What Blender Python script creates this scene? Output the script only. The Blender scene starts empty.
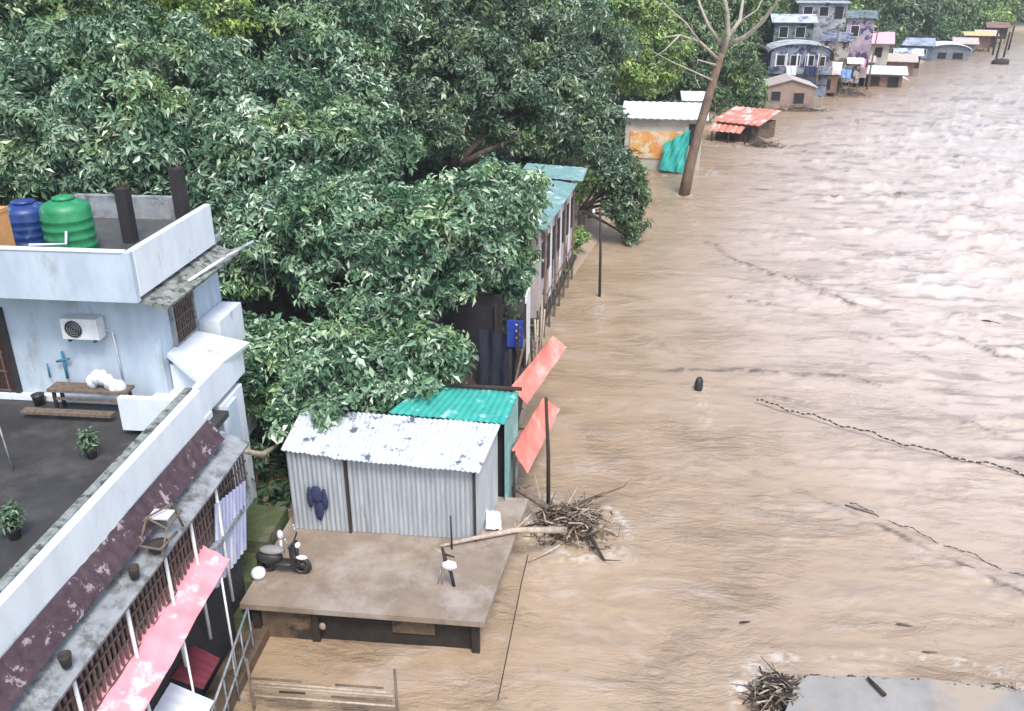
import bpy, math, random
import numpy as np
from mathutils import Vector, Matrix
R = math.radians
S = bpy.context.scene
COL = S.collection
rng = np.random.default_rng(7)
random.seed(7)

# ------------------------------------------------------------------ camera
H = 13.0; F = 887.0; PIT = R(24); YAW = R(5.8)
cam = bpy.data.cameras.new('camera'); co = bpy.data.objects.new('camera', cam); COL.objects.link(co)
cam.sensor_width = 36; cam.lens = F/1024*36; cam.clip_end = 3000; cam.clip_start = .1
co.location = (0, 0, H); co.rotation_euler = (R(90)-PIT, 0, YAW)
S.camera = co
fw = np.array((-math.sin(YAW)*math.cos(PIT), math.cos(YAW)*math.cos(PIT), -math.sin(PIT)))
rt = np.array((math.cos(YAW), math.sin(YAW), 0))
up = np.array((-math.sin(YAW)*math.sin(PIT), math.cos(YAW)*math.sin(PIT), math.cos(PIT)))
def _ray(x, y): return fw + rt*((x-512)/F) + up*((355.5-y)/F)
def onz(x, y, z=0.):                 # survey: the point at height z seen in that direction
    d = _ray(x, y); t = (z-H)/d[2]; return Vector((d[0]*t, d[1]*t, z))
def ony(x, y, Y):
    d = _ray(x, y); t = Y/d[1]; return Vector((d[0]*t, Y, H+d[2]*t))

# ------------------------------------------------------------------ light
w = bpy.data.worlds.new('World'); S.world = w; w.use_nodes = True
nt = w.node_tree; bg = nt.nodes['Background']
sky = nt.nodes.new('ShaderNodeTexSky'); sky.sky_type = 'NISHITA'; sky.sun_disc = False
SE, SR = 58, 155
sky.sun_elevation = R(SE); sky.sun_rotation = R(SR)
sky.air_density = 1.0; sky.dust_density = 2.5; sky.ozone_density = 1.0
nt.links.new(sky.outputs[0], bg.inputs[0]); bg.inputs[1].default_value = 0.15
sl = bpy.data.lights.new('sun', 'SUN'); sl.energy = 1.5; sl.angle = R(16); sl.color = (1, .97, .93)
so = bpy.data.objects.new('sun', sl); COL.objects.link(so)
az = R(SR); sd = Vector((math.sin(az)*math.cos(R(SE)), math.cos(az)*math.cos(R(SE)), math.sin(R(SE))))
so.rotation_euler = sd.to_track_quat('Z', 'Y').to_euler(); so.location = (0, 0, 60)
S.view_settings.view_transform = 'Standard'; S.view_settings.look = 'None'
S.view_settings.exposure = 1.02; S.view_settings.gamma = 1
S.cycles.max_bounces = 5; S.cycles.diffuse_bounces = 3; S.cycles.glossy_bounces = 2; S.cycles.transmission_bounces = 2
S.cycles.use_denoising = True

# ------------------------------------------------------------------ materials
MATS = {}
def mat(name, c1, c2=None, scale=3., rough=.8, bump=.2, c3=None, s3=.6, t3=(.5, .62), stretch=(1, 1, 1), spec=.5, metal=0., lo=.35, hi=.65, detail=6):
    if name in MATS: return MATS[name]
    m = bpy.data.materials.new(name); m.use_nodes = True; n = m.node_tree; N = n.nodes; L = n.links
    b = N['Principled BSDF']; b.inputs['Roughness'].default_value = rough
    b.inputs['Specular IOR Level'].default_value = spec; b.inputs['Metallic'].default_value = metal
    g = N.new('ShaderNodeNewGeometry')
    mp = N.new('ShaderNodeMapping'); mp.inputs['Scale'].default_value = stretch; L.new(g.outputs['Position'], mp.inputs[0])
    if c2 is None: c2 = tuple(x*.75 for x in c1)
    no = N.new('ShaderNodeTexNoise'); no.inputs['Scale'].default_value = scale; no.inputs['Detail'].default_value = detail; no.inputs['Roughness'].default_value = .65
    L.new(mp.outputs[0], no.inputs[0])
    mr = N.new('ShaderNodeMapRange'); mr.inputs[1].default_value = lo; mr.inputs[2].default_value = hi; L.new(no.outputs[0], mr.inputs[0])
    mx = N.new('ShaderNodeMix'); mx.data_type = 'RGBA'; mx.inputs[6].default_value = (*c1, 1); mx.inputs[7].default_value = (*c2, 1)
    L.new(mr.outputs[0], mx.inputs[0]); out = mx.outputs[2]
    if c3:
        n3 = N.new('ShaderNodeTexNoise'); n3.inputs['Scale'].default_value = s3; n3.inputs['Detail'].default_value = 5; n3.inputs['Roughness'].default_value = .7
        L.new(mp.outputs[0], n3.inputs[0])
        r3 = N.new('ShaderNodeMapRange'); r3.inputs[1].default_value = t3[0]; r3.inputs[2].default_value = t3[1]; L.new(n3.outputs[0], r3.inputs[0])
        m3 = N.new('ShaderNodeMix'); m3.data_type = 'RGBA'; m3.inputs[7].default_value = (*c3, 1)
        L.new(out, m3.inputs[6]); L.new(r3.outputs[0], m3.inputs[0]); out = m3.outputs[2]
    L.new(out, b.inputs['Base Color'])
    if bump:
        bp = N.new('ShaderNodeBump'); bp.inputs['Strength'].default_value = bump; bp.inputs['Distance'].default_value = .05
        L.new(no.outputs[0], bp.inputs['Height']); L.new(bp.outputs[0], b.inputs['Normal'])
    MATS[name] = m; return m

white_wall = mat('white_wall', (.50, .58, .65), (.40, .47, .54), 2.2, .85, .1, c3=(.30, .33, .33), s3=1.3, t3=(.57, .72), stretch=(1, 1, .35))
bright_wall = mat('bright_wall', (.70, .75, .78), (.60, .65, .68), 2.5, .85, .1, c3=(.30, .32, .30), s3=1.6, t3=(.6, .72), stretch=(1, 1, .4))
moss_top = mat('mossy_concrete', (.14, .155, .13), (.30, .32, .30), 6, .95, .5, c3=(.05, .06, .045), s3=4, t3=(.5, .6))
wet_floor = mat('wet_concrete', (.034, .033, .032), (.052, .050, .047), 1.6, .55, .2, c3=(.08, .074, .066), s3=.8, t3=(.52, .7))
roof_floor = mat('roof_floor', (.09, .09, .085), (.05, .05, .05), 2, .7, .2)
grey_conc = mat('grey_concrete', (.30, .32, .33), (.20, .21, .22), 4, .9, .4, c3=(.10, .10, .09), s3=2, t3=(.5, .65))
maroon = mat('maroon_tin', (.050, .028, .036), (.085, .050, .060), 7, .7, .4, c3=(.30, .24, .26), s3=3.5, t3=(.58, .61))
dark_in = mat('dark_interior', (.018, .016, .018), (.03, .026, .028), 3, .9, .1)
brown_grill = mat('brown_grill', (.10, .065, .055), (.16, .12, .10), 9, .8, .3)
door_brown = mat('dark_door', (.055, .022, .016), (.03, .014, .012), 6, .5, .2)
black_metal = mat('black_metal', (.02, .02, .022), (.035, .033, .03), 8, .5, .2)
white_paint = mat('white_paint', (.75, .76, .76), (.58, .59, .6), 6, .5, .1)
green_pl = mat('green_plastic', (.012, .18, .065), (.03, .25, .10), 4, .45, .1, c3=(.16, .30, .20), s3=2.5, t3=(.55, .72))
blue_pl = mat('blue_plastic', (.010, .035, .15), (.02, .055, .20), 4, .4, .1, c3=(.20, .26, .36), s3=2.5, t3=(.56, .72))
orange_pl = mat('orange_plastic', (.72, .36, .13), (.6, .28, .1), 4, .5, .05)
pink_tarp = mat('pink_tarpaulin', (.86, .36, .40), (.80, .30, .34), 2.5, .6, .3, c3=(.82, .74, .74), s3=1.3, t3=(.55, .66))
coral = mat('coral_sheet', (.80, .27, .21), (.70, .19, .15), 2.5, .55, .2, c3=(.8, .42, .36), s3=1.2, t3=(.52, .66))
tin = mat('galvanised_tin', (.46, .50, .53), (.33, .36, .39), 2.2, .5, .1, c3=(.24, .21, .20), s3=1.4, t3=(.60, .78), stretch=(3, 3, .4), metal=.2)
tin_roof = mat('weathered_tin_roof', (.72, .76, .80), (.56, .60, .65), 5, .42, .15, c3=(.13, .14, .17), s3=3.0, t3=(.585, .63), metal=.2)
white_roof = mat('white_roof', (.80, .82, .84), (.68, .71, .74), 2, .5, .1, c3=(.5, .5, .48), s3=1, t3=(.6, .7))
teal = mat('teal_sheet', (.05, .38, .31), (.035, .30, .25), 3, .55, .15, c3=(.30, .55, .50), s3=2.2, t3=(.58, .66))
teal2 = mat('pale_teal_sheet', (.22, .37, .35), (.15, .27, .26), 2.5, .5, .15, c3=(.5, .62, .64), s3=.8, t3=(.55, .7))
platform_m = mat('muddy_concrete', (.27, .21, .155), (.20, .155, .115), 2.5, .75, .3, c3=(.34, .29, .245), s3=.7, t3=(.45, .62))
mudwall = mat('mud_stained_wall', (.15, .10, .06), (.08, .055, .035), 3, .9, .4, c3=(.03, .025, .02), s3=1.5, t3=(.52, .62))
wood = mat('weathered_wood', (.20, .15, .11), (.10, .075, .055), 10, .9, .6, stretch=(1, 1, .25))
pale_wood = mat('bleached_wood', (.52, .43, .34), (.34, .27, .20), 10, .9, .6)
dark_wood = mat('dark_wood', (.055, .038, .028), (.03, .022, .018), 10, .9, .5)
bark = mat('bark', (.085, .062, .045), (.045, .034, .026), 5, .95, .8, stretch=(1, 1, .3))
pale_bark = mat('pale_bark', (.44, .40, .33), (.30, .26, .20), 4, .9, .5)
navy = mat('navy_cloth', (.018, .025, .07), (.03, .04, .10), 6, .8, .3)
skyblue = mat('blue_tarp', (.06, .20, .55), (.25, .40, .70), 3, .5, .3)
cloth_w = mat('white_cloth', (.78, .78, .80), (.6, .6, .64), 6, .9, .5)
mural = mat('orange_wall', (.75, .42, .12), (.66, .25, .08), 1.1, .85, .1, c3=(.65, .58, .42), s3=.9, t3=(.5, .56))
cream = mat('cream_wall', (.50, .47, .40), (.36, .34, .30), 1.5, .9, .2)
hall_w = mat('brown_plaster', (.33, .245, .20), (.25, .18, .145), 1.2, .9, .2)
beige = mat('beige_wall', (.50, .44, .40), (.34, .29, .27), 1, .9, .2, c3=(.07, .05, .05), s3=1.1, t3=(.49, .56))
bluegrey = mat('blue_grey_wall', (.27, .30, .36), (.15, .17, .22), 1, .85, .2, c3=(.035, .04, .09), s3=1.2, t3=(.49, .56))
tealgrey = mat('teal_grey_wall', (.20, .26, .26), (.12, .16, .16), 1, .85, .2, c3=(.05, .06, .06), s3=1.2, t3=(.5, .57))
pink_roof = mat('pink_roof', (.78, .34, .40), (.70, .42, .45), 1, .6, .1)
red_roof = mat('red_tin_roof', (.58, .18, .12), (.50, .28, .22), 1.2, .6, .2, c3=(.62, .50, .46), s3=1.2, t3=(.52, .6))
rust = mat('rusty_tin', (.16, .085, .06), (.24, .16, .13), 2, .8, .3)
moss = mat('moss', (.085, .11, .035), (.05, .065, .03), 5, .95, .6, c3=(.14, .12, .09), s3=2, t3=(.52, .62))
yellow = mat('yellow_cover', (.72, .52, .25), (.6, .42, .2), 2, .7, .1)
terracotta = mat('dark_pot', (.03, .027, .025), (.05, .04, .035), 6, .8, .2)
red_seat = mat('dark_red_paint', (.16, .02, .03), (.10, .015, .02), 3, .5, .1)
chrome = mat('chrome', (.75, .75, .76), (.6, .6, .62), 3, .25, .0, metal=.8)
panel_blue = mat('lavender_sheet', (.42, .45, .62), (.30, .33, .48), 2.5, .5, .1, c3=(.60, .62, .68), s3=1.6, t3=(.5, .62), stretch=(2, 2, .4))
slab_grey = mat('blue_grey_concrete', (.31, .30, .28), (.25, .235, .215), 1.6, .85, .2, c3=(.36, .29, .22), s3=.9, t3=(.46, .58))

def leafmat(name, a, b, c, rough=.42):
    m = bpy.data.materials.new(name); m.use_nodes = True; N = m.node_tree.nodes; L = m.node_tree.links
    p = N['Principled BSDF']; p.inputs['Roughness'].default_value = rough; p.inputs['Specular IOR Level'].default_value = .6
    at = N.new('ShaderNodeAttribute'); at.attribute_name = 'tone'
    cr = N.new('ShaderNodeValToRGB'); e = cr.color_ramp.elements
    e[0].position = 0; e[0].color = (*a, 1); e[1].position = 1; e[1].color = (*c, 1)
    k = cr.color_ramp.elements.new(.55); k.color = (*b, 1)
    L.new(at.outputs['Fac'], cr.inputs[0])
    g = N.new('ShaderNodeNewGeometry'); no = N.new('ShaderNodeTexNoise'); no.inputs['Scale'].default_value = .38; no.inputs['Detail'].default_value = 4
    L.new(g.outputs['Position'], no.inputs[0]); mr = N.new('ShaderNodeMapRange'); mr.inputs[1].default_value = .50; mr.inputs[2].default_value = .68; mr.inputs[4].default_value = .8; L.new(no.outputs[0], mr.inputs[0])
    mx = N.new('ShaderNodeMix'); mx.data_type = 'RGBA'; mx.blend_type = 'MULTIPLY'; mx.inputs[7].default_value = (1.15, 1.10, .55, 1)
    L.new(mr.outputs[0], mx.inputs[0]); L.new(cr.outputs[0], mx.inputs[6]); L.new(mx.outputs[2], p.inputs['Base Color'])
    return m
leaf_bright = leafmat('leaf_bright', (.020, .075, .036), (.17, .29, .16), (.54, .66, .50), .36)
leaf_mid = leafmat('leaf_mid', (.018, .064, .032), (.165, .27, .155), (.52, .63, .48), .38)
leaf_dark = leafmat('leaf_dark', (.014, .045, .022), (.105, .175, .095), (.38, .47, .34), .42)
leaf_yel = leafmat('leaf_yellowgreen', (.03, .085, .020), (.21, .33, .085), (.52, .62, .30), .42)
leaf_far = leafmat('leaf_far', (.03, .07, .03), (.12, .20, .08), (.32, .42, .22), .5)

# ------------------------------------------------------------------ mesh helpers
class MB:
    def __init__(s): s.v = []; s.f = []; s.sm = []
    def add(s, vs, fs, smooth=False):
        k = len(s.v); s.v += [tuple(v) for v in vs]; s.f += [tuple(i+k for i in f) for f in fs]; s.sm += [smooth]*len(fs); return s
    def box(s, x0, x1, y0, y1, z0, z1):
        vs = [(x0,y0,z0),(x1,y0,z0),(x1,y1,z0),(x0,y1,z0),(x0,y0,z1),(x1,y0,z1),(x1,y1,z1),(x0,y1,z1)]
        return s.add(vs, [(0,3,2,1),(4,5,6,7),(0,1,5,4),(1,2,6,5),(2,3,7,6),(3,0,4,7)])
    def obox(s, c, sz, rz=0, tilt=0):
        M = Matrix.Translation(c) @ Matrix.Rotation(rz, 4, 'Z') @ Matrix.Rotation(tilt, 4, 'X')
        a, b, d = sz[0]/2, sz[1]/2, sz[2]/2
        vs = [M @ Vector(p) for p in ((-a,-b,-d),(a,-b,-d),(a,b,-d),(-a,b,-d),(-a,-b,d),(a,-b,d),(a,b,d),(-a,b,d))]
        return s.add(vs, [(0,3,2,1),(4,5,6,7),(0,1,5,4),(1,2,6,5),(2,3,7,6),(3,0,4,7)])
    def slab(s, top, th):              # quad of four top points (ccw from above) with thickness
        top = [Vector(p) for p in top]; n = (top[1]-top[0]).cross(top[-1]-top[0]).normalized()
        if n.z < 0: n = -n; top = top[::-1]
        bot = [p - n*th for p in top]; k = len(top)
        fs = [tuple(range(k)), tuple(range(2*k-1, k-1, -1))] + [(i, k+i, k+(i+1)%k, (i+1)%k) for i in range(k)]
        return s.add(top+bot, fs)
    def sheet(s, A, B, C, D, nu, nv, wave=.02, waves=10, sag=0., noise=0., th=.012):
        """corrugated / sagging sheet; A->B along u, A->D along v"""
        A, B, C, D = map(Vector, (A, B, C, D)); n = (B-A).cross(D-A).normalized()
        if n.z < 0: n = -n
        vs = []
        for side in (0, 1):
            for j in range(nv+1):
                v = j/nv
                for i in range(nu+1):
                    u = i/nu; p = (A*(1-u)+B*u)*(1-v) + (D*(1-u)+C*u)*v
                    h = wave*math.sin(u*waves*2*math.pi) - sag*math.sin(u*math.pi)*math.sin(v*math.pi)
                    h += noise*math.sin(u*17+v*5)*math.sin(v*9+u*3)
                    vs.append(p + n*(h - side*th))
        K = (nu+1)*(nv+1); fs = []
        for j in range(nv):
            for i in range(nu):
                a = j*(nu+1)+i; fs.append((a, a+1, a+nu+2, a+nu+1)); fs.append((K+a, K+a+nu+1, K+a+nu+2, K+a+1))
        return s.add(vs, fs, True)
    def tube(s, pts, rad, seg=8, cap=True):
        pts = [Vector(p) for p in pts]
        if not hasattr(rad, '__len__'): rad = [rad]*len(pts)
        vs = []; fs = []
        for i, p in enumerate(pts):
            d = (pts[min(i+1, len(pts)-1)] - pts[max(i-1, 0)]).normalized()
            a = d.cross(Vector((0, 0, 1)) if abs(d.z) < .9 else Vector((1, 0, 0))).normalized(); b = d.cross(a)
            for k in range(seg):
                t = 2*math.pi*k/seg; vs.append(p + (a*math.cos(t)+b*math.sin(t))*rad[i])
        for i in range(len(pts)-1):
            for k in range(seg):
                k2 = (k+1) % seg; fs.append((i*seg+k, i*seg+k2, (i+1)*seg+k2, (i+1)*seg+k))
        if cap: fs.append(tuple(range(seg))[::-1]); fs.append(tuple((len(pts)-1)*seg+k for k in range(seg)))
        return s.add(vs, fs, True)
    def lathe(s, prof, c=(0, 0, 0), seg=28):
        vs = []; fs = []
        for r, z in prof:
            for k in range(seg):
                t = 2*math.pi*k/seg; vs.append((c[0]+r*math.cos(t), c[1]+r*math.sin(t), c[2]+z))
        for i in range(len(prof)-1):
            for k in range(seg):
                k2 = (k+1) % seg; fs.append((i*seg+k, i*seg+k2, (i+1)*seg+k2, (i+1)*seg+k))
        fs.append(tuple(range(seg))[::-1]); fs.append(tuple((len(prof)-1)*seg+k for k in range(seg)))
        return s.add(vs, fs, True)
    def blob(s, c, r, seg=12, rings=8, jit=.0):
        vs = []; fs = []
        for i in range(rings+1):
            th = math.pi*i/rings
            for k in range(seg):
                t = 2*math.pi*k/seg; j = 1+random.uniform(-jit, jit)
                vs.append((c[0]+r[0]*j*math.sin(th)*math.cos(t), c[1]+r[1]*j*math.sin(th)*math.sin(t), c[2]+r[2]*j*math.cos(th)))
        for i in range(rings):
            for k in range(seg):
                k2 = (k+1) % seg; fs.append((i*seg+k, (i+1)*seg+k, (i+1)*seg+k2, i*seg+k2))
        return s.add(vs, fs, True)
    def build(s, name, m, parent=None):
        me = bpy.data.meshes.new(name); me.from_pydata(s.v, [], s.f); me.materials.append(m)
        me.polygons.foreach_set('use_smooth', s.sm); me.update()
        o = bpy.data.objects.new(name, me); COL.objects.link(o)
        if parent is not None: o.parent = parent; o.matrix_parent_inverse = Matrix.Translation(-Vector(parent.location)) if parent.type == 'EMPTY' else Matrix.Identity(4)
        return o
def tag(o, label, cat, group=None, kind=None):
    if label: o['label'] = label
    if cat: o['category'] = cat
    if group: o['group'] = group
    if kind: o['kind'] = kind
    return o
def thing(name, label, cat, loc=(0, 0, 0), group=None):
    o = bpy.data.objects.new(name, None); o.location = loc; o.empty_display_size = .3; COL.objects.link(o)
    return tag(o, label, cat, group)
def npmesh(name, verts, faces, m, parent=None, tone=None, smooth=False):
    me = bpy.data.meshes.new(name); nv = len(verts); nf = len(faces); k = faces.shape[1]
    me.vertices.add(nv); me.vertices.foreach_set('co', verts.astype(np.float32).ravel())
    me.loops.add(nf*k); me.loops.foreach_set('vertex_index', faces.astype(np.int32).ravel())
    me.polygons.add(nf); me.polygons.foreach_set('loop_start', np.arange(0, nf*k, k, dtype=np.int32))
    me.polygons.foreach_set('use_smooth', np.full(nf, smooth))
    if tone is not None:
        a = me.attributes.new('tone', 'FLOAT', 'FACE'); a.data.foreach_set('value', tone.astype(np.float32))
    me.update(calc_edges=True); me.materials.append(m)
    o = bpy.data.objects.new(name, me); COL.objects.link(o)
    if parent is not None: o.parent = parent; o.matrix_parent_inverse = Matrix.Translation(-Vector(parent.location)) if parent.type == 'EMPTY' else Matrix.Identity(4)
    return o

# value noise in numpy
def _hash(ix, iy, s):
    n = (ix.astype(np.int64)*374761393 + iy.astype(np.int64)*668265263 + s*1442695041) & 0x7fffffff
    n = ((n ^ (n >> 13))*1274126177) & 0x7fffffff
    return ((n ^ (n >> 16)) & 0xffff)/65535.
def vnoise(x, y, s=0):
    ix = np.floor(x); iy = np.floor(y); fx = x-ix; fy = y-iy
    fx = fx*fx*(3-2*fx); fy = fy*fy*(3-2*fy)
    a = _hash(ix, iy, s); b = _hash(ix+1, iy, s); c = _hash(ix, iy+1, s); d = _hash(ix+1, iy+1, s)
    return (a*(1-fx)+b*fx)*(1-fy) + (c*(1-fx)+d*fx)*fy
def fbm(x, y, s=0, o=4):
    t = 0; a = .5; 
    for i in range(o): t = t + a*vnoise(x, y, s+i); x = x*2.03+3.1; y = y*2.03+1.7; a *= .5
    return t/(1-.5**o)

# ------------------------------------------------------------------ terrain
SH = np.array([(-7, -30), (-7, 14.5), (-6.6, 17.6), (-3.2, 18.6), (-2.2, 21.5), (-1.9, 30), (-1.5, 36), (0.2, 45), (2.4, 58), (5.0, 70), (12, 84),
               (18, 94), (27, 106), (33, 115), (47, 140), (63, 166), (84, 203), (130, 240), (260, 275), (900, 330)], float)
def sdist(x, y):
    best = np.full(x.shape, 1e9); sg = np.ones(x.shape)
    for (a, b) in zip(SH[:-1], SH[1:]):
        d = b-a; L2 = (d**2).sum(); t = np.clip(((x-a[0])*d[0]+(y-a[1])*d[1])/L2, 0, 1)
        px = a[0]+t*d[0]; py = a[1]+t*d[1]; D = np.hypot(x-px, y-py)
        s = np.sign(d[0]*(y-a[1]) - d[1]*(x-a[0])); m = D < best-1e-6
        best = np.where(m, D, best); sg = np.where(m, s, sg)
    return best*sg
def terr(x, y):
    d = sdist(x, y)
    h = np.where(d < 0, np.maximum(d*.35, -1.6), np.minimum(d*.3, .75))
    far = np.clip((y-19)/14, 0, 1)
    h = h + far*np.clip(d-5, 0, 60)*.17 + far*np.clip(d-65, 0, 200)*.08
    return h + np.where(d > 0, (fbm(x*.4, y*.4, 5)-.5)*np.clip(d*.3, 0, .8), 0)
def tz(x, y): return float(terr(np.array([float(x)]), np.array([float(y)]))[0])
gx = np.concatenate([np.linspace(-260, -62, 40), np.linspace(-60, 60, 200), np.linspace(62, 900, 160)])
gy = np.concatenate([np.linspace(-30, 12, 15), np.linspace(13, 120, 180), np.linspace(122, 700, 150)])
GX, GY = np.meshgrid(gx, gy); GZ = terr(GX, GY); GD = sdist(GX, GY)+(fbm(GX*.6, GY*.6, 9)-.5)*3
V = np.stack([GX, GY, GZ], -1).reshape(-1, 3); nx = len(gx); ny = len(gy)
I = (np.arange(ny-1)[:, None]*nx + np.arange(nx-1)).ravel()
ground_m = mat('earth_and_undergrowth', (.035, .042, .022), (.075, .062, .042), 1.2, .95, .6, c3=(.03, .06, .02), s3=.5, t3=(.45, .6))
gm = ground_m.node_tree; pb = gm.nodes['Principled BSDF']; src = pb.inputs['Base Color'].links[0].from_socket
ga = gm.nodes.new('ShaderNodeAttribute'); ga.attribute_name = 'mud'; gx_ = gm.nodes.new('ShaderNodeMix'); gx_.data_type = 'RGBA'
gm.links.new(ga.outputs['Fac'], gx_.inputs[0]); gm.links.new(src, gx_.inputs[6]); gx_.inputs[7].default_value = (.33, .25, .18, 1); gm.links.new(gx_.outputs[2], pb.inputs['Base Color'])
go = npmesh('ground', V, np.stack([I, I+1, I+nx+1, I+nx], 1), ground_m, smooth=True); tag(go, None, None, kind='structure')
mu = go.data.attributes.new('mud', 'FLOAT', 'POINT'); mu.data.foreach_set('value', np.clip((3.2-GD)/1.2, 0, 1).reshape(-1).astype(np.float32))

# ------------------------------------------------------------------ water
def water_mesh():
    NY, NX = 900, 760
    s = np.linspace(0, 1, NY); yy = 3.0/(1-s*(1-3.0/520)) ; yy = yy + s*0  # dense near, sparse far
    yy = 1/np.interp(s, [0, 1], [1/8., 1/520.]) - 12 + 6
    tt = np.linspace(-.62, 1.15, NX)
    Yg = np.repeat(yy[:, None], NX, 1); Xg = tt[None, :]*(Yg+13)
    lo = np.clip(Yg/60, .25, 1)
    d = -sdist(Xg, Yg)                          # distance from the bank into the river
    flow = np.clip((d-3)/14, 0, 1)*np.clip((Yg-6)/40, .12, 1)
    n1 = fbm(Xg*.30, Yg*.75, 11, 4); n2 = fbm(Xg*.75+n1*1.5, Yg*3.0, 21, 5); n3 = fbm(Xg*2.6, Yg*4.2, 31, 3); n4 = fbm(Xg*.16+n1, Yg*.3, 51, 3)
    patch = np.clip((n4-.40)*4.5, .12, 1)
    ridge = 1-np.abs(n2*2-1)
    z = (n1-.5)*.34*flow + np.clip(ridge-.55, 0, 1)**1.5*.85*flow*np.clip(n1*3-.9, .2, 1.2) + (n2-.5)*(.045+.10*flow)*(.5+.5*patch) + (n3-.5)*(.016+.020*patch+.07*flow)
    # long wake lines trailing from the bank across the current
    for pts, a, wd in (([(6.2, 41.2), (10.4, 35.6), (15.1, 30.0), (19, 26)], .13, .17), ([(.9, 28.2), (5, 28.6), (9, 28.2), (12.7, 24.1), (17, 20)], .07, .12), ([(5.6, 36), (9, 34), (12, 30)], .07, .12),
                       ([(5.2, 27.0), (8.5, 25.2), (12.2, 23.2), (16, 20.5)], .08, .12), ([(4.6, 20.5), (7.2, 19.3), (10, 16.8)], .045, .09)):
        P = np.array(pts, float); D = np.full(Xg.shape, 1e9)
        for p, q in zip(P[:-1], P[1:]):
            e = q-p; t = np.clip(((Xg-p[0])*e[0]+(Yg-p[1])*e[1])/(e**2).sum(), 0, 1)
            D = np.minimum(D, np.hypot(Xg-p[0]-t*e[0], Yg-p[1]-t*e[1]) + (n2-.5)*.4)
        z = z + a*np.exp(-(D/wd)**2)*np.clip(n3*3.2-.9, 0, 1.4)*np.clip(n1*3-.7, .1, 1.2)
    z = np.clip(z, -.5, .6)
    n5 = fbm(Xg*.8+3*n1, Yg*3.4, 61, 5); scum_shade = np.clip((n5-.625)*12, 0, 1)*np.clip(flow*2, .30, 1)*.50  # brown scum specks, plus dark wave-face shade painted in as streaks
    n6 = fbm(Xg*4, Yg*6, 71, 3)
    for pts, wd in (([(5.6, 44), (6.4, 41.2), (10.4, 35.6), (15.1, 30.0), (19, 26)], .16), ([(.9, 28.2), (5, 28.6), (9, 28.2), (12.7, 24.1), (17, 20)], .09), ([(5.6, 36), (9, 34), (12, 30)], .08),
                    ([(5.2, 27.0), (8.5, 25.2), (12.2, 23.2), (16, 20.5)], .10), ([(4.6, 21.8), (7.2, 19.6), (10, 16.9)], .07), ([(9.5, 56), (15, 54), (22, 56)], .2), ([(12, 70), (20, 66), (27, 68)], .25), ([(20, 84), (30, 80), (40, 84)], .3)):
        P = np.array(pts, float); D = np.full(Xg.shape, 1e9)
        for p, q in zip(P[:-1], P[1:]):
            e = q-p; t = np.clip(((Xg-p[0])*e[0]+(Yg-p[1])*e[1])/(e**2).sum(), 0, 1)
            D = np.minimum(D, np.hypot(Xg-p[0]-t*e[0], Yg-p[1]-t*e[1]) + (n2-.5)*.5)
        scum_shade = np.maximum(scum_shade, np.exp(-(D/wd)**2)*np.clip(n6*3.5-.9, 0, 1)*np.clip(n1*4-1.1, .25, 1))  # shaded side of the wake lines painted as broken dark colour
    # disturbed water and foam round everything the current strikes
    froth = np.zeros(Xg.shape); n7 = fbm(Xg*9, Yg*13, 81, 3)
    for (cx, cy, rr) in ((.14, 35.5, .12), (4.97, 54, .42), (3.57, 27.2, .16), (-1.1, 19.9, .1), (-.3, 18.6, 1.2), (9.5, 71, 2.2), (17.5, 89.4, 2.6), (20, 97, 3), (25.5, 100, 2.4), (31, 106.5, 2.4), (4, 60.5, 2.8), (3.6, 13.3, .6), (6.2, 13.8, 2.2), (43.5, 136.6, 3), (48.5, 138, 3), (57, 152, 2)):
        dx = (Xg-cx)/(1.0 if rr < 1.5 else 1.3); dy = (Yg-cy)*(1.0 if rr < 1.5 else 2.2); q = np.hypot(dx, dy)
        wid = .10+.10*rr; tail = np.exp(-((Xg-cx)/(rr+.15))**2)*np.clip((cy-Yg)/(1+2*rr), 0, 1)*np.exp(-np.clip(cy-Yg, 0, 99)/(2+3*rr))
        froth = np.maximum(froth, np.maximum(np.exp(-((q-rr)/wid)**2), tail*(.7 if rr < 1 else .12))*np.clip(n7*5-2.1, 0, 1)*np.clip(n3*4-1.3, .05, 1)*(1 if rr < 1 else .6))
        z = z + .03*np.exp(-((q-rr*1.1)/wid)**2)
    Vw = np.stack([Xg, Yg, z], -1).reshape(-1, 3)
    I = (np.arange(NY-1)[:, None]*NX + np.arange(NX-1)).ravel()
    Fc = np.stack([I, I+1, I+NX+1, I+NX], 1)
    # foam amount on breaking crests, stored per face
    crest = np.clip((ridge-.74)*7, 0, 1)*np.clip((n3-.42)*5, 0, 1)*np.clip(flow*1.5-.15, 0, 1)*np.clip((n1-.42)*6, 0, 1)
    foam = np.maximum(crest*.35, froth*.8).reshape(-1); mid_ = (np.clip((d-3)/12, 0, 1)*np.clip((Yg-9)/26, 0, 1)).reshape(-1)  # mid_: paler water outward, sky reflection painted into the base colour
    m = bpy.data.materials.new('muddy_flood_water'); m.use_nodes = True; n = m.node_tree; N = n.nodes; L = n.links
    b = N['Principled BSDF']; b.inputs['Roughness'].default_value = .13; b.inputs['IOR'].default_value = 1.33
    g = N.new('ShaderNodeNewGeometry')
    def noise(sc, st, det=6, ro=.6, dist=0):
        mp = N.new('ShaderNodeMapping'); mp.inputs['Scale'].default_value = st; L.new(g.outputs['Position'], mp.inputs[0])
        q = N.new('ShaderNodeTexNoise'); q.inputs['Scale'].default_value = sc; q.inputs['Detail'].default_value = det
        q.inputs['Roughness'].default_value = ro; q.inputs['Distortion'].default_value = dist; L.new(mp.outputs[0], q.inputs[0]); return q.outputs[0]
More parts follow.
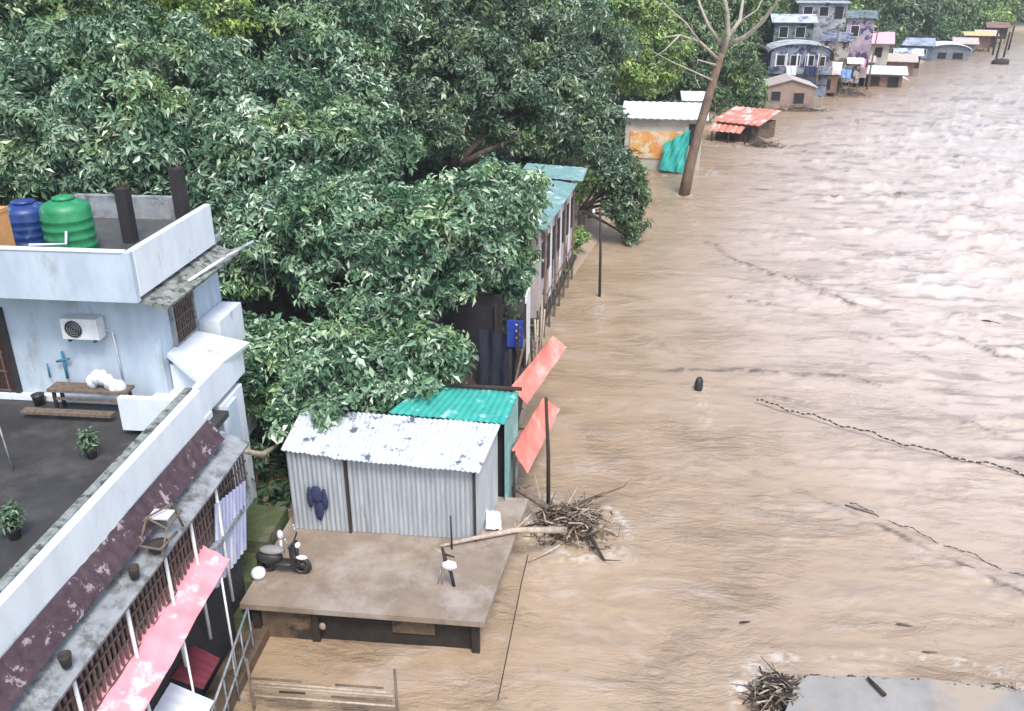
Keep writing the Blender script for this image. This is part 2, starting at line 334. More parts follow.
    def mr(x, a, c, d0=0, d1=1):
        q = N.new('ShaderNodeMapRange'); q.inputs[1].default_value = a; q.inputs[2].default_value = c; q.inputs[3].default_value = d0; q.inputs[4].default_value = d1; L.new(x, q.inputs[0]); return q.outputs[0]
    def mix(f, a, c):
        q = N.new('ShaderNodeMix'); q.data_type = 'RGBA'; L.new(f, q.inputs[0])
        for k, x in ((6, a), (7, c)):
            if isinstance(x, tuple): q.inputs[k].default_value = (*x, 1)
            else: L.new(x, q.inputs[k])
        return q.outputs[2]
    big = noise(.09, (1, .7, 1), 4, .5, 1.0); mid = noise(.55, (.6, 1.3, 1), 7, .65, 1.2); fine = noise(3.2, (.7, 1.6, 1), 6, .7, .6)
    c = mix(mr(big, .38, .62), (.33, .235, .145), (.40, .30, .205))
    ms = N.new('ShaderNodeAttribute'); ms.attribute_name = 'silt_sheen'
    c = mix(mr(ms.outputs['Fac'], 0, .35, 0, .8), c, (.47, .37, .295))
    c = mix(mr(ms.outputs['Fac'], .2, 1, 0, .9), c, (.62, .52, .455))  # whitish sky sheen of the far water, mixed in as colour
    c = mix(mr(mid, .52, .72, 0, .6), c, (.50, .42, .36))
    c = mix(mr(fine, .60, .72, 0, .5), c, (.19, .14, .10))
    at = N.new('ShaderNodeAttribute'); at.attribute_name = 'foam'
    c = mix(at.outputs['Fac'], c, (.80, .77, .73))
    sc_ = N.new('ShaderNodeAttribute'); sc_.attribute_name = 'scum_shade'
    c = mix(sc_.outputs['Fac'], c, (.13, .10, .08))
    L.new(c, b.inputs['Base Color'])
    bp = N.new('ShaderNodeBump'); L.new(mr(noise(.22, (1, 1.6, 1), 4, .5, 1.5), .42, .62, .30, 1.), bp.inputs['Strength']); bp.inputs['Distance'].default_value = .14
    ad = N.new('ShaderNodeMath'); ad.operation = 'MULTIPLY_ADD'; ad.inputs[1].default_value = 2.2; L.new(mid, ad.inputs[0]); L.new(fine, ad.inputs[2])
    L.new(ad.outputs[0], bp.inputs['Height']); L.new(bp.outputs[0], b.inputs['Normal'])
    o = npmesh('water', Vw, Fc, m, smooth=True); sf = o.data.attributes.new('foam', 'FLOAT', 'POINT'); sf.data.foreach_set('value', foam.astype(np.float32)); sa = o.data.attributes.new('silt_sheen', 'FLOAT', 'POINT'); sa.data.foreach_set('value', mid_.astype(np.float32)); sb = o.data.attributes.new('scum_shade', 'FLOAT', 'POINT'); sb.data.foreach_set('value', scum_shade.reshape(-1).astype(np.float32)); tag(o, None, None, kind='structure')
water_mesh()

# ------------------------------------------------------------------ foliage
def leaves(centres, normals, size, spray=6, seed=0, aspect=.42, droop=.35, tone_bias=None):
    """sprays of leaves: each leaf is a folded diamond blade"""
    r = np.random.default_rng(seed); n = len(centres)
    C = np.repeat(centres, spray, 0); Nn = np.repeat(normals, spray, 0); m = len(C)
    sz = size*(.45+1.15*r.random(m)**1.6)*np.repeat(.75+.55*r.random(n), spray)
    nn = Nn + r.normal(0, .55, (m, 3)); nn[:, 2] += .25; nn /= np.linalg.norm(nn, axis=1)[:, None]+1e-9
    d = r.normal(0, 1, (m, 3)); d[:, 2] -= droop*1.5; d -= nn*(d*nn).sum(1)[:, None]; d /= np.linalg.norm(d, axis=1)[:, None]+1e-9
    s = np.cross(nn, d)
    base = C + r.normal(0, .35, (m, 3))*size
    L = sz[:, None]; W = (sz*aspect*.5)[:, None]; up_ = nn*(sz*.10)[:, None]
    v0 = base; v1 = base + d*L*.45 - s*W + up_; v2 = base + d*L - nn*(sz*.12)[:, None]; v3 = base + d*L*.45 + s*W + up_
    V = np.stack([v0, v1, v2, v3], 1).reshape(-1, 3)
    k = np.arange(m)*4
    Fc = np.concatenate([np.stack([k, k+1, k+2], 1), np.stack([k, k+2, k+3], 1)])
    sp = np.repeat(r.random(n), spray)
    t = .16 + .45*sp*r.random(m) + .25*r.random(m)**2 + (r.random(m) > .88)*(.2+.3*r.random(m))  # last term lifts a few leaves to near-white as painted glints
    if tone_bias is not None: t = t + np.repeat(tone_bias, spray)
    t = np.clip(t, 0, 1)
    return V, Fc, np.concatenate([t, t])
def crown_points(blobs, dens, seed):
    """blobs: (centre, radii); points in clumps over each blob's outer shell"""
    r = np.random.default_rng(seed); P = []; Nn = []; T = []
    for (c, rad) in blobs:
        c = np.array(c); rad = np.array(rad); area = 4*math.pi*((rad[0]*rad[1]*rad[2])**(2/3)); n = int(area*dens)
        ncl = max(6, int(area/(.55*max(.5, rad.mean()*.55)**2)))
        cd = r.normal(0, 1, (ncl, 3)); cd /= np.linalg.norm(cd, axis=1)[:, None]
        cc = c + cd*rad*(.58+.52*r.random((ncl, 1)))
        cr = rad.mean()*(.18+.22*r.random(ncl)); ct = r.normal(0, .19, ncl)
        idx = r.integers(0, ncl, n); q = r.normal(0, 1, (n, 3)); q /= np.linalg.norm(q, axis=1)[:, None]
        q[:, 2] = np.where(q[:, 2] < -.3, -q[:, 2]*.5, q[:, 2])
        p = cc[idx] + q*(cr[idx]*(.55+.5*r.random(n)))[:, None]*np.array([1, 1, .75])
        nn = q + (p-c)/rad*.5
        P.append(p); Nn.append(nn/np.linalg.norm(nn, axis=1)[:, None]); T.append(ct[idx])
    return np.concatenate(P), np.concatenate(Nn), np.concatenate(T)
def limb(mb, a, b, r0, r1, bend=.12, seg=7):
    a = Vector(a); b = Vector(b); L = (b-a).length; off = Vector((random.uniform(-1, 1), random.uniform(-1, 1), random.uniform(.0, 1)))*L*bend
    pts = [a.lerp(b, t) + off*math.sin(t*math.pi) for t in (0, .25, .5, .75, 1)]
    mb.tube(pts, [r0+(r1-r0)*t for t in (0, .25, .5, .75, 1)], seg)
def tree(name, label, base, blobs, lm, leaf=.24, dens=30, seed=0, trunk_r=.22, spray=5, group=None, bm=None, lean=(0, 0)):
    bx, by = base; z0 = tz(bx, by)-.3
    t = thing(name, label, 'tree', (bx, by, z0+.3), group)
    P, Nn, T = crown_points(blobs, dens, seed); V_, F_, tn = leaves(P, Nn, leaf, spray, seed+1, tone_bias=T)
    npmesh('crown', V_, F_, lm, t, tone=tn)
    cz = min(b[0][2] for b in blobs); top = max(blobs, key=lambda b: b[0][2])
    mb = MB(); fork = Vector((bx+lean[0], by+lean[1], max(z0+1.5, z0+(cz-z0)*.6)))
    limb(mb, (bx, by, z0), fork, trunk_r*1.25, trunk_r*.85, .06, 10)
    for (c, rad) in blobs: limb(mb, fork, c, trunk_r*.6, trunk_r*.12, .12, 6)
    mb.build('trunk', bm or bark, t)
    return t
def blobs_px(lst, flat=.85):
    out = []
    for (px, py, Y, rp) in lst:
        c = ony(px, py, Y); r = rp*(c-Vector((0, 0, H))).length/F; out.append(((c.x, c.y, c.z), (r, r, r*flat)))
    return out

tree('broadleaf_tree', 'pale glossy leaved tree drooping low over the back of the tin shed', (-8.2, 20.2),
     blobs_px([(275, 372, 19.6, 48), (325, 362, 19.4, 46), (375, 372, 19.5, 46), (425, 360, 19.8, 38), (300, 405, 19.0, 34), (365, 412, 19.2, 24), (245, 345, 20.2, 32), (240, 395, 19.8, 26), (452, 345, 20.4, 20), (305, 415, 18.3, 26), (340, 408, 18.2, 22), (292, 428, 17.8, 17), (325, 424, 17.7, 14)]),
     leaf_bright, 0.187, 67, 3, .16)
tree('broadleaf_tree', 'large pale leafed tree filling the middle of the grove above the low drooping one', (-9.5, 25.5),
     blobs_px([(330, 225, 24.5, 58), (395, 235, 24.5, 55), (275, 235, 24.8, 48), (455, 225, 25.5, 50), (350, 285, 23.8, 46), (440, 275, 25, 38), (495, 195, 26.5, 38), (485, 250, 26, 36), (385, 305, 23.5, 36), (515, 225, 27, 24), (240, 280, 24, 26), (522, 203, 29, 22), (512, 262, 28, 22), (532, 188, 30.5, 16), (505, 285, 27, 20)]),
     leaf_bright, 0.203, 52, 11, .28)
tree('broadleaf_tree', 'tall tree with grey green leaves beside the right end of the white rooftop parapet', (-11.5, 27),
     blobs_px([(250, 175, 27, 52), (310, 155, 28, 52), (365, 150, 28.5, 46), (230, 215, 25.5, 36), (225, 130, 29, 44), (290, 110, 31, 45)]),
     leaf_mid, 0.211, 49, 17, .3)
tree('broadleaf_tree', 'dense grey green tree rising straight behind the green water tank', (-16, 27.5),
     blobs_px([(130, 130, 27, 58), (60, 150, 27, 48), (180, 165, 26.5, 42), (150, 70, 29, 58), (100, 195, 25.5, 26), (210, 80, 31, 42), (75, 85, 29, 50)]),
     leaf_mid, 0.211, 49, 23, .3)
tree('broadleaf_tree', 'leafy tree at the top left corner above the blue water tank', (-21, 28),
     blobs_px([(20, 100, 28, 60), (-40, 150, 27, 60), (40, 40, 30, 62), (-50, 60, 29, 70), (10, 175, 26, 34), (95, 20, 32, 50)]),
     leaf_mid, 0.218, 46, 29, .3)
tree('tall_tree', 'tall tree with brighter yellow green leaves showing at the top edge left of centre', (-14, 36),
     blobs_px([(140, 15, 36, 52), (200, 20, 36, 45), (120, -40, 38, 60), (165, 70, 35, 34)]),
     leaf_yel, 0.218, 41, 31, .3)
tree('tall_tree', 'tall grey green tree in the second row above the blue tarpaulin', (-11, 40),
     blobs_px([(270, 40, 38, 62), (330, 60, 39, 50), (250, -20, 40, 62), (330, 0, 42, 60), (350, 100, 37, 36)]),
     leaf_mid, 0.234, 36, 37, .35)
tree('tall_tree', 'dark leaved tree in the second row right behind the pale central tree', (-7.5, 44),
     blobs_px([(400, 100, 44, 46), (450, 70, 46, 55), (400, 30, 46, 50), (520, 115, 46, 42), (470, 20, 48, 50), (560, 130, 46, 30), (440, 130, 43, 26)]),
     leaf_dark, 0.250, 35, 41, .35)
tree('tall_tree', 'dark spreading tree leaning out behind the pale teal roofed house', (-4.5, 50),
     blobs_px([(560, 95, 50, 45), (592, 122, 49, 30), (520, 55, 52, 48), (580, 50, 53, 45), (540, 150, 48, 24)]),
     leaf_dark, 0.265, 32, 43, .3)
tree('broadleaf_tree', 'dark bushy tree overhanging the flood water left of the leaning bare trunk', (-1.0, 44),
     blobs_px([(617, 172, 43.5, 20), (630, 195, 43.5, 17), (632, 220, 43.5, 14), (606, 155, 44, 19), (636, 178, 44, 12), (620, 205, 43.3, 15), (630, 238, 43.3, 8)]),
     leaf_dark, 0.203, 61, 47, .18)
tree('tall_tree', 'yellow green tree rising behind the white roofed house with the orange wall', (-2, 72),
     blobs_px([(600, 60, 70, 40), (640, 65, 72, 34), (560, 30, 74, 42), (620, 20, 76, 45), (660, 50, 74, 26)]),
     leaf_yel, 0.312, 22, 53, .35)
tree('tall_tree', 'mid green tree standing directly behind the bare leaning tree', (5, 88),
     blobs_px([(670, 25, 86, 40), (700, 50, 86, 32), (650, 75, 84, 24), (720, 15, 90, 36), (690, 80, 84, 18), (735, 60, 88, 24), (745, 90, 88, 18)]),
     leaf_far, 0.351, 17, 59, .35)
tree('tall_tree', 'tall pale green tree at the top edge between centre and the bare tree', (-7, 62),
     blobs_px([(470, 0, 62, 50), (530, 0, 64, 48), (420, -10, 62, 50), (500, 50, 60, 36), (440, 50, 58, 34), (570, -5, 68, 42)]),
     leaf_mid, 0.296, 23, 61, .35)
# far row behind the riverside houses
far_rows = [((745, 20, 118, 30), (770, 5, 122, 26), (730, 40, 112, 22)), ((800, 2, 130, 26), (830, -4, 134, 26), (785, 25, 126, 16)),
            ((850, 8, 142, 22), (872, 2, 146, 22), (860, 26, 140, 12)), ((893, 12, 160, 22), (915, 8, 162, 20), (900, 30, 156, 12)),
            ((935, 14, 172, 20), (955, 10, 176, 18), (944, 30, 168, 11)), ((975, 14, 192, 18), (995, 10, 196, 16), (982, 28, 188, 9)),
            ((1010, 8, 222, 16), (1030, 4, 228, 18), (1018, 16, 216, 9)), ((1060, 4, 240, 20), (1085, 0, 246, 20), (1050, 12, 236, 9))]
far_lab = ['far green tree just right of the bare tree top', 'far tree above the house with the arched blue front', 'far tree above the tall stilted house', 'rounded dark green tree behind the pink roof',
           'lighter green tree above the blue riverside hut', 'green tree behind the cream topped stilt hut', 'small hazy tree where the river bends away', 'hazy tree at the far right edge of the river bend']
for i, (fr, lb) in enumerate(zip(far_rows, far_lab)):
    bl = blobs_px(fr); b0 = bl[0][0]
    tree('far_tree', lb, (b0[0], b0[1]+1), bl, (leaf_far, leaf_yel, leaf_far, leaf_dark)[i % 4], .6, 8, 70+i, .35, 5, 'trees lining the far river bend')

# the wood on the hillside behind: copies of two whole trees
def proto(nm, lb, seed, lm, x, y, s):
    z = tz(x, y); bl = [((x+a*s, y+b*s, z+c*s), (r*s, r*s, r*s*.8)) for a, b, c, r in
          ((0, 0, 6.5, 2.6), (2, .6, 5.2, 2.1), (-2, -.4, 5.4, 2.2), (.4, 2, 4.8, 2.1), (.2, -2, 4.6, 2.0), (1.0, .6, 8.2, 1.6), (-.9, -.5, 3.6, 1.8))]
    return tree(nm, lb, (x, y), bl, lm, .36, 13, seed, .28, 5, 'trees of the hillside wood')
wood_lab = 'one of the grey green trees massed on the wooded slope behind the riverside grove'
pr = [proto('wood_tree', wood_lab, 201, leaf_mid, -20, 40, 1.3), proto('wood_tree', wood_lab, 202, leaf_dark, -12, 56, 1.3), proto('wood_tree', wood_lab, 203, leaf_far, -18, 76, 1.4)]
def copy_tree(root, x, y, s, rz):
    r = root.copy(); COL.objects.link(r); r.location = (x, y, tz(x, y)); r.scale = (s, s, s); r.rotation_euler = (0, 0, rz)
    for ch in [c for c in bpy.data.objects if c.parent == root]:
        k = ch.copy(); COL.objects.link(k); k.parent = r; k.matrix_parent_inverse = ch.matrix_parent_inverse.copy()
    return r
spots = [(-30, 38), (-26, 48), (-17, 48), (-37, 50), (-33, 60), (-22, 62), (-12, 68), (-27, 74), (-6, 78), (-10, 90), (-20, 92), (0, 96), (8, 104), (-4, 112), (12, 118), (-38, 86), (-45, 68), (4, 126), (18, 134), (-14, 128), (28, 146), (30, 165), (44, 172), (56, 192), (68, 214), (90, 232), (110, 250), (128, 262), (-30, 110), (10, 150), (-24, 34), (-44, 40)]
spots = [q for q in spots if tz(*q) > .35]
for i, (x, y) in enumerate(spots): copy_tree(pr[i % 3], x, y, .9+.45*random.random()+(.3 if y > 100 else 0), random.uniform(0, 6.28))

# undergrowth on the bank and slope
def undergrowth():
    r = np.random.default_rng(5); n = 26000
    y = 17+ (r.random(n)**1.7)*110; d = .2+r.random(n)**1.6*30
    xs = np.interp(y, SH[:, 1], SH[:, 0]); x = xs - d
    ok = (d > np.where((y > 36) & (y < 58), 3.2, .4)) & (terr(x, y) > .06) & ~((x > -7.4) & (x < -1.2) & (y < 21)) & (vnoise(x*.5, y*.5, 3) > .30)
    x = x[ok]; y = y[ok]; z = terr(x, y) + r.random(len(x))*.5*(1+y/50)
    P = np.stack([x, y, z], 1); Nn = np.tile([0, 0, 1.], (len(x), 1))+r.normal(0, .5, (len(x), 3)); Nn /= np.linalg.norm(Nn, axis=1)[:, None]
    V_, F_, t = leaves(P, Nn, .30, 4, 6)
    tag(npmesh('undergrowth', V_, F_, leaf_dark, tone=t*.8), 'dark green undergrowth covering the bank beneath the trees', 'undergrowth', kind='stuff')
undergrowth()
def bush(label, lst, lm, seed, leaf=.16, dens=60):
    bl = blobs_px(lst); c = bl[0][0]; t = thing('bush', label, 'bush', (c[0], c[1], 0))
    P, Nn, T = crown_points(bl, dens, seed); V_, F_, tn = leaves(P, Nn, leaf, 4, seed)
    npmesh('foliage', V_, F_, lm, t, tone=tn)
    mb = MB(); 
    for b in bl: limb(mb, (c[0], c[1], -.3), b[0], .05, .02)
    mb.build('stem', bark, t)
bush('half drowned green bush on the bank right of the teal roofed house', [(572, 243, 39.5, 12), (562, 250, 39, 9), (580, 236, 41, 8)], leaf_yel, 91, .2, 60)
bush('low olive bush at the water edge under the narrow house', [(558, 272, 36, 9), (552, 285, 35, 6)], leaf_yel, 92, .18, 60)
bush('dusty bush between the narrow house and the overhanging tree', [(590, 178, 47, 12), (578, 192, 45.5, 9), (600, 190, 46, 9)], leaf_yel, 93, .22, 50)
bush('dark weeds growing beside the lavender sheet at the corner of the white house', [(228, 475, 17.2, 14), (250, 455, 18.2, 14), (232, 440, 18.6, 10)], leaf_dark, 94, .14, 60)

# ------------------------------------------------------------------ dead leaning tree
def dead_tree():
    B = ony(683, 196, 54)
    t = thing('bare_tree', 'tall bare tree leaning out of the water with pale leafless branches', 'tree', (B.x, B.y, 0))
    mb = MB(); P = [(683, 200), (690, 165), (699, 130), (709, 95), (718, 65), (724, 48)]
    mb.tube([ony(x, y, 54+i*.25) for i, (x, y) in enumerate(P)], [.36, .31, .27, .25, .22, .18], 12)
    mb.build('trunk', mat('leaning_bark', (.22, .15, .105), (.12, .085, .06), 5, .95, .8, stretch=(1, 1, .3)), t)
    def br(lst, r0, r1, Y0=55.2, Y1=55.2):
        m = MB(); n = len(lst)
        m.tube([ony(x, y, Y0+(Y1-Y0)*i/(n-1)) for i, (x, y) in enumerate(lst)], [r0+(r1-r0)*i/(n-1) for i in range(n)], 7)
        m.build('branch', pale_bark, t)
    br([(722, 55), (728, 35), (727, 12), (722, -15)], .2, .09, 55.2, 54)
    br([(726, 40), (740, 20), (742, 5), (746, -18)], .15, .06, 55.2, 57)
    br([(724, 46), (745, 37), (762, 22), (775, 5), (784, -15)], .17, .06, 55.2, 53)
    br([(724, 48), (708, 25), (700, 5), (694, -15)], .13, .05, 55.2, 56)
    br([(727, 18), (735, 2), (738, -15)], .08, .03, 54.6, 54)
    br([(719, 60), (700, 42), (680, 35), (660, 38)], .10, .03, 55, 53)
    br([(716, 65), (698, 60), (695, 78), (700, 88)], .07, .03, 54.8, 54)
    br([(700, 42), (685, 22), (668, 8), (655, -6)], .06, .03, 54, 53)
    br([(680, 35), (665, 50), (652, 58)], .05, .02, 53.6, 53)
    br([(742, 20), (757, 10), (766, -8)], .06, .025, 56, 57)
    br([(712, 80), (690, 70), (672, 62), (650, 50)], .06, .02, 54.6, 53.5)
dead_tree()

# ------------------------------------------------------------------ white house on the left
def white_house():
    t = thing('house', 'large pale blue white flat roofed house with a dark terrace along the flooded river', 'house', (-10, 14, 0))
    MB().box(-22, -9.15, 16.4, 19.6, 4.16, 6.9).build('upper_wall', white_wall, t)
    MB().box(-22, -8.02, 16.42, 17.6, 0, 4.14).build('lower_wall', bright_wall, t)
    MB().box(-9.13, -8.62, 18.2, 19.5, 2.0, 5.4).build('side_wall', bright_wall, t)
    m = MB().box(-22, -9.0, 15.6, 19.75, 6.90, 7.04).box(-22, -10.2, 19.75, 21.0, 6.90, 7.04); m.build('roof_slab', grey_conc, t)
    MB().box(-22, -10.2, 15.72, 20.98, 7.044, 7.06).box(-10.2, -9.1, 15.72, 19.7, 7.044, 7.06).build('roof_floor', roof_floor, t)
    f = MB().box(-22, -8.98, 15.54, 15.68, 6.84, 7.86).build('parapet', white_wall, t)
    MB().box(-9.10, -8.96, 15.69, 19.3, 6.93, 7.875).build('parapet', bright_wall, t)
    MB().box(-22, -9.12, 15.52, 15.70, 7.862, 7.885).build('coping', bright_wall, f)
    # low grey wall at the back of the roof
    MB().box(-13.2, -10.35, 20.75, 20.95, 7.06, 7.62).build('rear_parapet', grey_conc, t)
    # drip ledge under the right parapet, stained
    MB().slab([(-9.12, 15.75, 6.86), (-8.55, 15.9, 6.66), (-8.5, 19.5, 6.66), (-9.12, 19.5, 6.86)], .08).build('drip_ledge', moss_top, t)
    m = MB(); m.tube([(-8.7, 17.2, 6.74), (-8.5, 18.6, 6.80), (-8.25, 19.8, 6.85)], .035); m.build('pipe', white_paint, t)
    m = MB(); m.tube([(-8.55, 18.4, 6.95), (-8.1, 19.2, 6.95), (-7.95, 19.6, 6.6), (-8.0, 19.7, 5.9)], .02); m.build('cable', grey_conc, t)
    # window in the side wall
    wn = MB(); Y0, Y1, Z0, Z1 = 16.95, 18.05, 5.25, 6.5
    wn.box(-9.15, -9.06, Y0, Y0+.07, Z0, Z1).box(-9.15, -9.06, Y1-.07, Y1, Z0, Z1).box(-9.15, -9.06, Y0+.07, Y1-.07, Z1-.07, Z1).box(-9.15, -9.06, Y0+.07, Y1-.07, Z0, Z0+.07)
    wo = wn.build('window', grey_conc, t)
    MB().box(-9.148, -9.13, Y0+.07, Y1-.07, Z0+.07, Z1-.07).build('pane', dark_in, wo)
    g = MB()
    for i in range(9): g.box(-9.125, -9.09, Y0+.11+i*.112, Y0+.145+i*.112, Z0+.07, Z1-.07)
    for i in range(3): g.box(-9.088, -9.075, Y0+.07, Y1-.07, Z0+.3+i*.3, Z0+.33+i*.3)
    g.build('grill', brown_grill, wo)
    # door on the terrace
    d = MB().box(-13.7, -12.63, 16.33, 16.398, 4.2, 6.20).build('door', door_brown, t)
    g = MB(); g.box(-12.62, -12.52, 16.30, 16.398, 4.18, 6.30).box(-13.8, -12.62, 16.30, 16.398, 6.202, 6.30); g.build('frame', black_metal, d)
    g = MB()
    for i in range(4): g.box(-13.6, -12.72, 16.312, 16.33, 4.35+i*.46, 4.38+i*.46)
    g.box(-12.78, -12.75, 16.305, 16.33, 4.25, 6.12); g.build('door_bars', brown_grill, d)
    MB().box(-22, -9.9, 16.25, 16.39, 4.168, 4.30).build('plinth', bright_wall, t)
    # balcony box on the corner
    b = MB(); b.box(-9.45, -8.03, 14.95, 15.10, 4.30, 5.02).box(-8.17, -8.03, 15.10, 17.9, 4.30, 5.02).box(-9.45, -8.17, 15.10, 17.9, 4.25, 4.42).box(-9.12, -8.17, 16.6, 17.9, 4.42, 5.02)
    b.build('balcony', bright_wall, t)
    MB().slab([(-9.14, 16.6, 5.30), (-8.17, 15.9, 5.03), (-7.85, 17.95, 5.03), (-9.14, 17.95, 5.28)], .10).build('sunshade', bright_wall, t)
    MB().box(-8.35, -8.0, 15.5, 15.95, 2.9, 4.30).build('pillar', bright_wall, t)
    MB().box(-8.35, -7.95, 16.6, 17.1, 1.2, 4.05).build('pillar', white_wall, t)
    MB().box(-8.3, -8.04, 14.98, 15.45, 3.0, 4.29).build('door_opening', brown_grill, t)
    # terrace
    MB().box(-22, -7.78, 2.5, 16.24, 4.02, 4.16).build('terrace_floor', wet_floor, t)
    p = MB().slab([(-7.76, 2.5, 5.30), (-7.5, 2.5, 5.30), (-7.5, 14.6, 5.47), (-7.76, 14.6, 5.47)], 1.3).build('terrace_parapet', bright_wall, t)
    MB().slab([(-7.79, 2.5, 5.335), (-7.64, 2.5, 5.335), (-7.66, 14.62, 5.505), (-7.80, 14.62, 5.505)], .03).build('coping', moss_top, p)
    # wall below and its tiers
    MB().box(-8.0, -7.52, 2.5, 14.9, 0, 4.0).build('river_wall', grey_conc, t)
    m = MB().sheet((-7.49, 3, 4.72), (-7.49, 14.7, 4.78), (-7.20, 14.7, 4.36), (-7.20, 3, 4.30), 260, 4, .007, 40, noise=.03)
    m.build('eave_sheet', maroon, t)
    MB().slab([(-7.50, 3, 4.22), (-6.90, 3, 3.98), (-6.93, 15.2, 4.02), (-7.50, 15.2, 4.26)], .10).build('gutter_ledge', grey_conc, t)
    # lattice balustrade and slender white posts
    m = MB()
    for i in range(74):
        y = 5+i*.14; m.box(-7.16, -7.13, y, y+.05, 2.86, 3.84)
    for z in (2.86, 3.2, 3.5, 3.82): m.box(-7.128, -7.11, 5, 15.3, z, z+.035)
    m.build('lattice', brown_grill, t)
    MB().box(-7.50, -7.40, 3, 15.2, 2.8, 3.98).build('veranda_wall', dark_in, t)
    for y in (7.2, 8.8, 10.3, 11.6, 12.6, 13.7): 
        MB().tube([(-7.05, y, 1.2), (-7.05, y, 3.98)], .032).build('post', white_paint, t)
    MB().box(-7.5, -7.02, 5, 15.1, 2.66, 2.79).build('veranda_floor', grey_conc, t)
    # pink tarpaulin awning
    m = MB().sheet((-7.30, 7.5, 2.95), (-7.25, 13.1, 3.0), (-6.62, 13.0, 2.78), (-6.42, 7.5, 2.68), 90, 10, .014, 9, sag=.07, noise=.035)
    m.build('awning', pink_tarp, t)
    for y in (9.3, 11.0, 12.6): MB().tube([(-6.64, y, .3), (-6.64, y, 2.66)], .022).build('awning_post', white_paint, t)
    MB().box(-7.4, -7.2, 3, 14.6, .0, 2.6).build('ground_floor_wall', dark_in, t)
    MB().sheet((-7.15, 7.5, 1.45), (-7.15, 11.2, 1.45), (-6.35, 11.1, 1.2), (-6.35, 7.5, 1.2), 60, 4, .012, 18).build('porch_roof', white_roof, t)
    MB().sheet((-7.15, 11.25, 1.5), (-7.15, 12.1, 1.5), (-6.6, 12.0, 1.3), (-6.6, 11.25, 1.3), 16, 3, .01, 5).build('porch_roof', red_seat, t)
    m = MB(); m.tube([(-6.62, 13.4, 1.3), (-6.35, 10.6, 1.0)], .025).tube([(-6.62, 13.4, .7), (-6.35, 10.6, .45)], .022)
    for k in range(6):
        u = k/5; m.tube([(-6.62+.27*u, 13.4-2.8*u, -.1), (-6.62+.27*u, 13.4-2.8*u, 1.3-.3*u)], .018)
    m.build('handrail', grey_conc, t)
    MB().box(-7.1, -6.55, 11.5, 14.9, -.5, .25).build('step', mudwall, t)
    for k, (y, z, m_) in enumerate(((9.6, 2.8, moss), (10.9, 2.8, moss), (12.2, 2.8, rust))):
        MB().blob((-7.30, y, z+.2), (.10, .16, .2), 10, 7, .25).build('veranda_clutter', m_, t)
    return t
white_house()

# rooftop tanks
def tank(label, c, r, h, m, lidr):
    t = thing('water_tank', label, 'water tank', c, 'plastic water tanks on the roof')
    pr_ = [(r*.94, 0), (r, .05)]
    for k in range(1, 5): z = h*.86*k/5; pr_ += [(r, z-.05), (r*1.035, z-.02), (r*1.035, z+.02), (r, z+.05)]
    pr_ += [(r, h*.84), (r*.93, h*.93), (r*.6, h*1.0), (lidr, h*1.02)]
    MB().lathe(pr_, c).build('shell', m, t)
    MB().lathe([(lidr*1.05, h*1.022), (lidr*1.05, h*1.07), (lidr*.5, h*1.10)], c, 20).build('lid', m, t)
tank('round green plastic water tank on the white house roof', (-11.62, 17.9, 7.06), .52, 1.18, green_pl, .22)
tank('dark blue plastic water tank beside the green one', (-12.78, 18.2, 7.06), .50, 1.0, blue_pl, .24)
def drum():
    c = (-12.45, 16.3, 7.06); t = thing('plastic_drum', 'pale orange container at the left edge of the roof in front of the blue tank', 'container', c)
    MB().box(c[0]-.45, c[0]+.42, c[1]-.3, c[1]+.3, 7.065, 8.36).build('body', orange_pl, t)
    MB().box(c[0]-.47, c[0]+.44, c[1]-.32, c[1]+.32, 8.362, 8.43).build('cover', orange_pl, t)
drum()
m = MB(); m.tube([(-11.35, 17.35, 7.7), (-11.25, 17.1, 7.5), (-11.45, 16.2, 7.75)], .03); tag(m.build('hose', white_paint), 'white hose hanging down from the green water tank', 'hose')
def stub(label, x, y, h, r=.16):
    t = thing('column', label, 'column', (x, y, 7.06), 'unfinished roof columns')
    MB().box(x-r, x+r, y-r, y+r, 7.065, 7.065+h).build('shaft', dark_in, t)
    g = MB()
    for a in (-1, 1):
        for b in (-1, 1): g.tube([(x+a*r*.6, y+b*r*.6, 7.06+h), (x+a*r*.7, y+b*r*.5, 7.06+h+.16)], .010, 5)
    g.build('rebar', rust, t)
stub('short dark unfinished column right of the green tank', -10.75, 18.8, 1.25, .13)
stub('tall dark unfinished column at the far right corner of the roof', -9.45, 18.9, 1.7, .13)

# things on the terrace
def ac():
    x0, x1, z0, z1, y = -11.08, -10.28, 5.76, 6.22, 16.4
    t = thing('air_conditioner', 'white outdoor air conditioner unit fixed on the terrace wall', 'air conditioner', (x0, 16.2, z0))
    MB().box(x0, x1, 16.08, 16.36, z0, z1).build('casing', white_paint, t)
    g = MB(); cx, cz = x0+.27, (z0+z1)/2
    def ring(mb, r, yy, r2):
        pts = [(cx+r*math.cos(a*.3927), yy, cz+r*math.sin(a*.3927)) for a in range(17)]; mb.tube(pts, r2, 5, False)
    f = MB(); f.add([(cx+0.19*math.cos(a*.3927), 16.074, cz+0.19*math.sin(a*.3927)) for a in range(16)], [tuple(range(16))[::-1]]); f.build('fan', dark_in, t)
    for r in (.19, .14, .09, .04): ring(g, r, 16.07, .008)
    g.build('fan_guard', grey_conc, t)
    b = MB().box(x0+.1, x0+.15, 16.08, 16.39, z0-.06, z0-.002).box(x1-.15, x1-.1, 16.08, 16.39, z0-.06, z0-.002); b.build('bracket', black_metal, t)
    q = MB().tube([(x1-.01, 16.3, z0+.15), (x1+.15, 16.34, z0+.1), (x1+.18, 16.35, z0-1.0)], .02); q.build('pipe', white_paint, t)
ac()
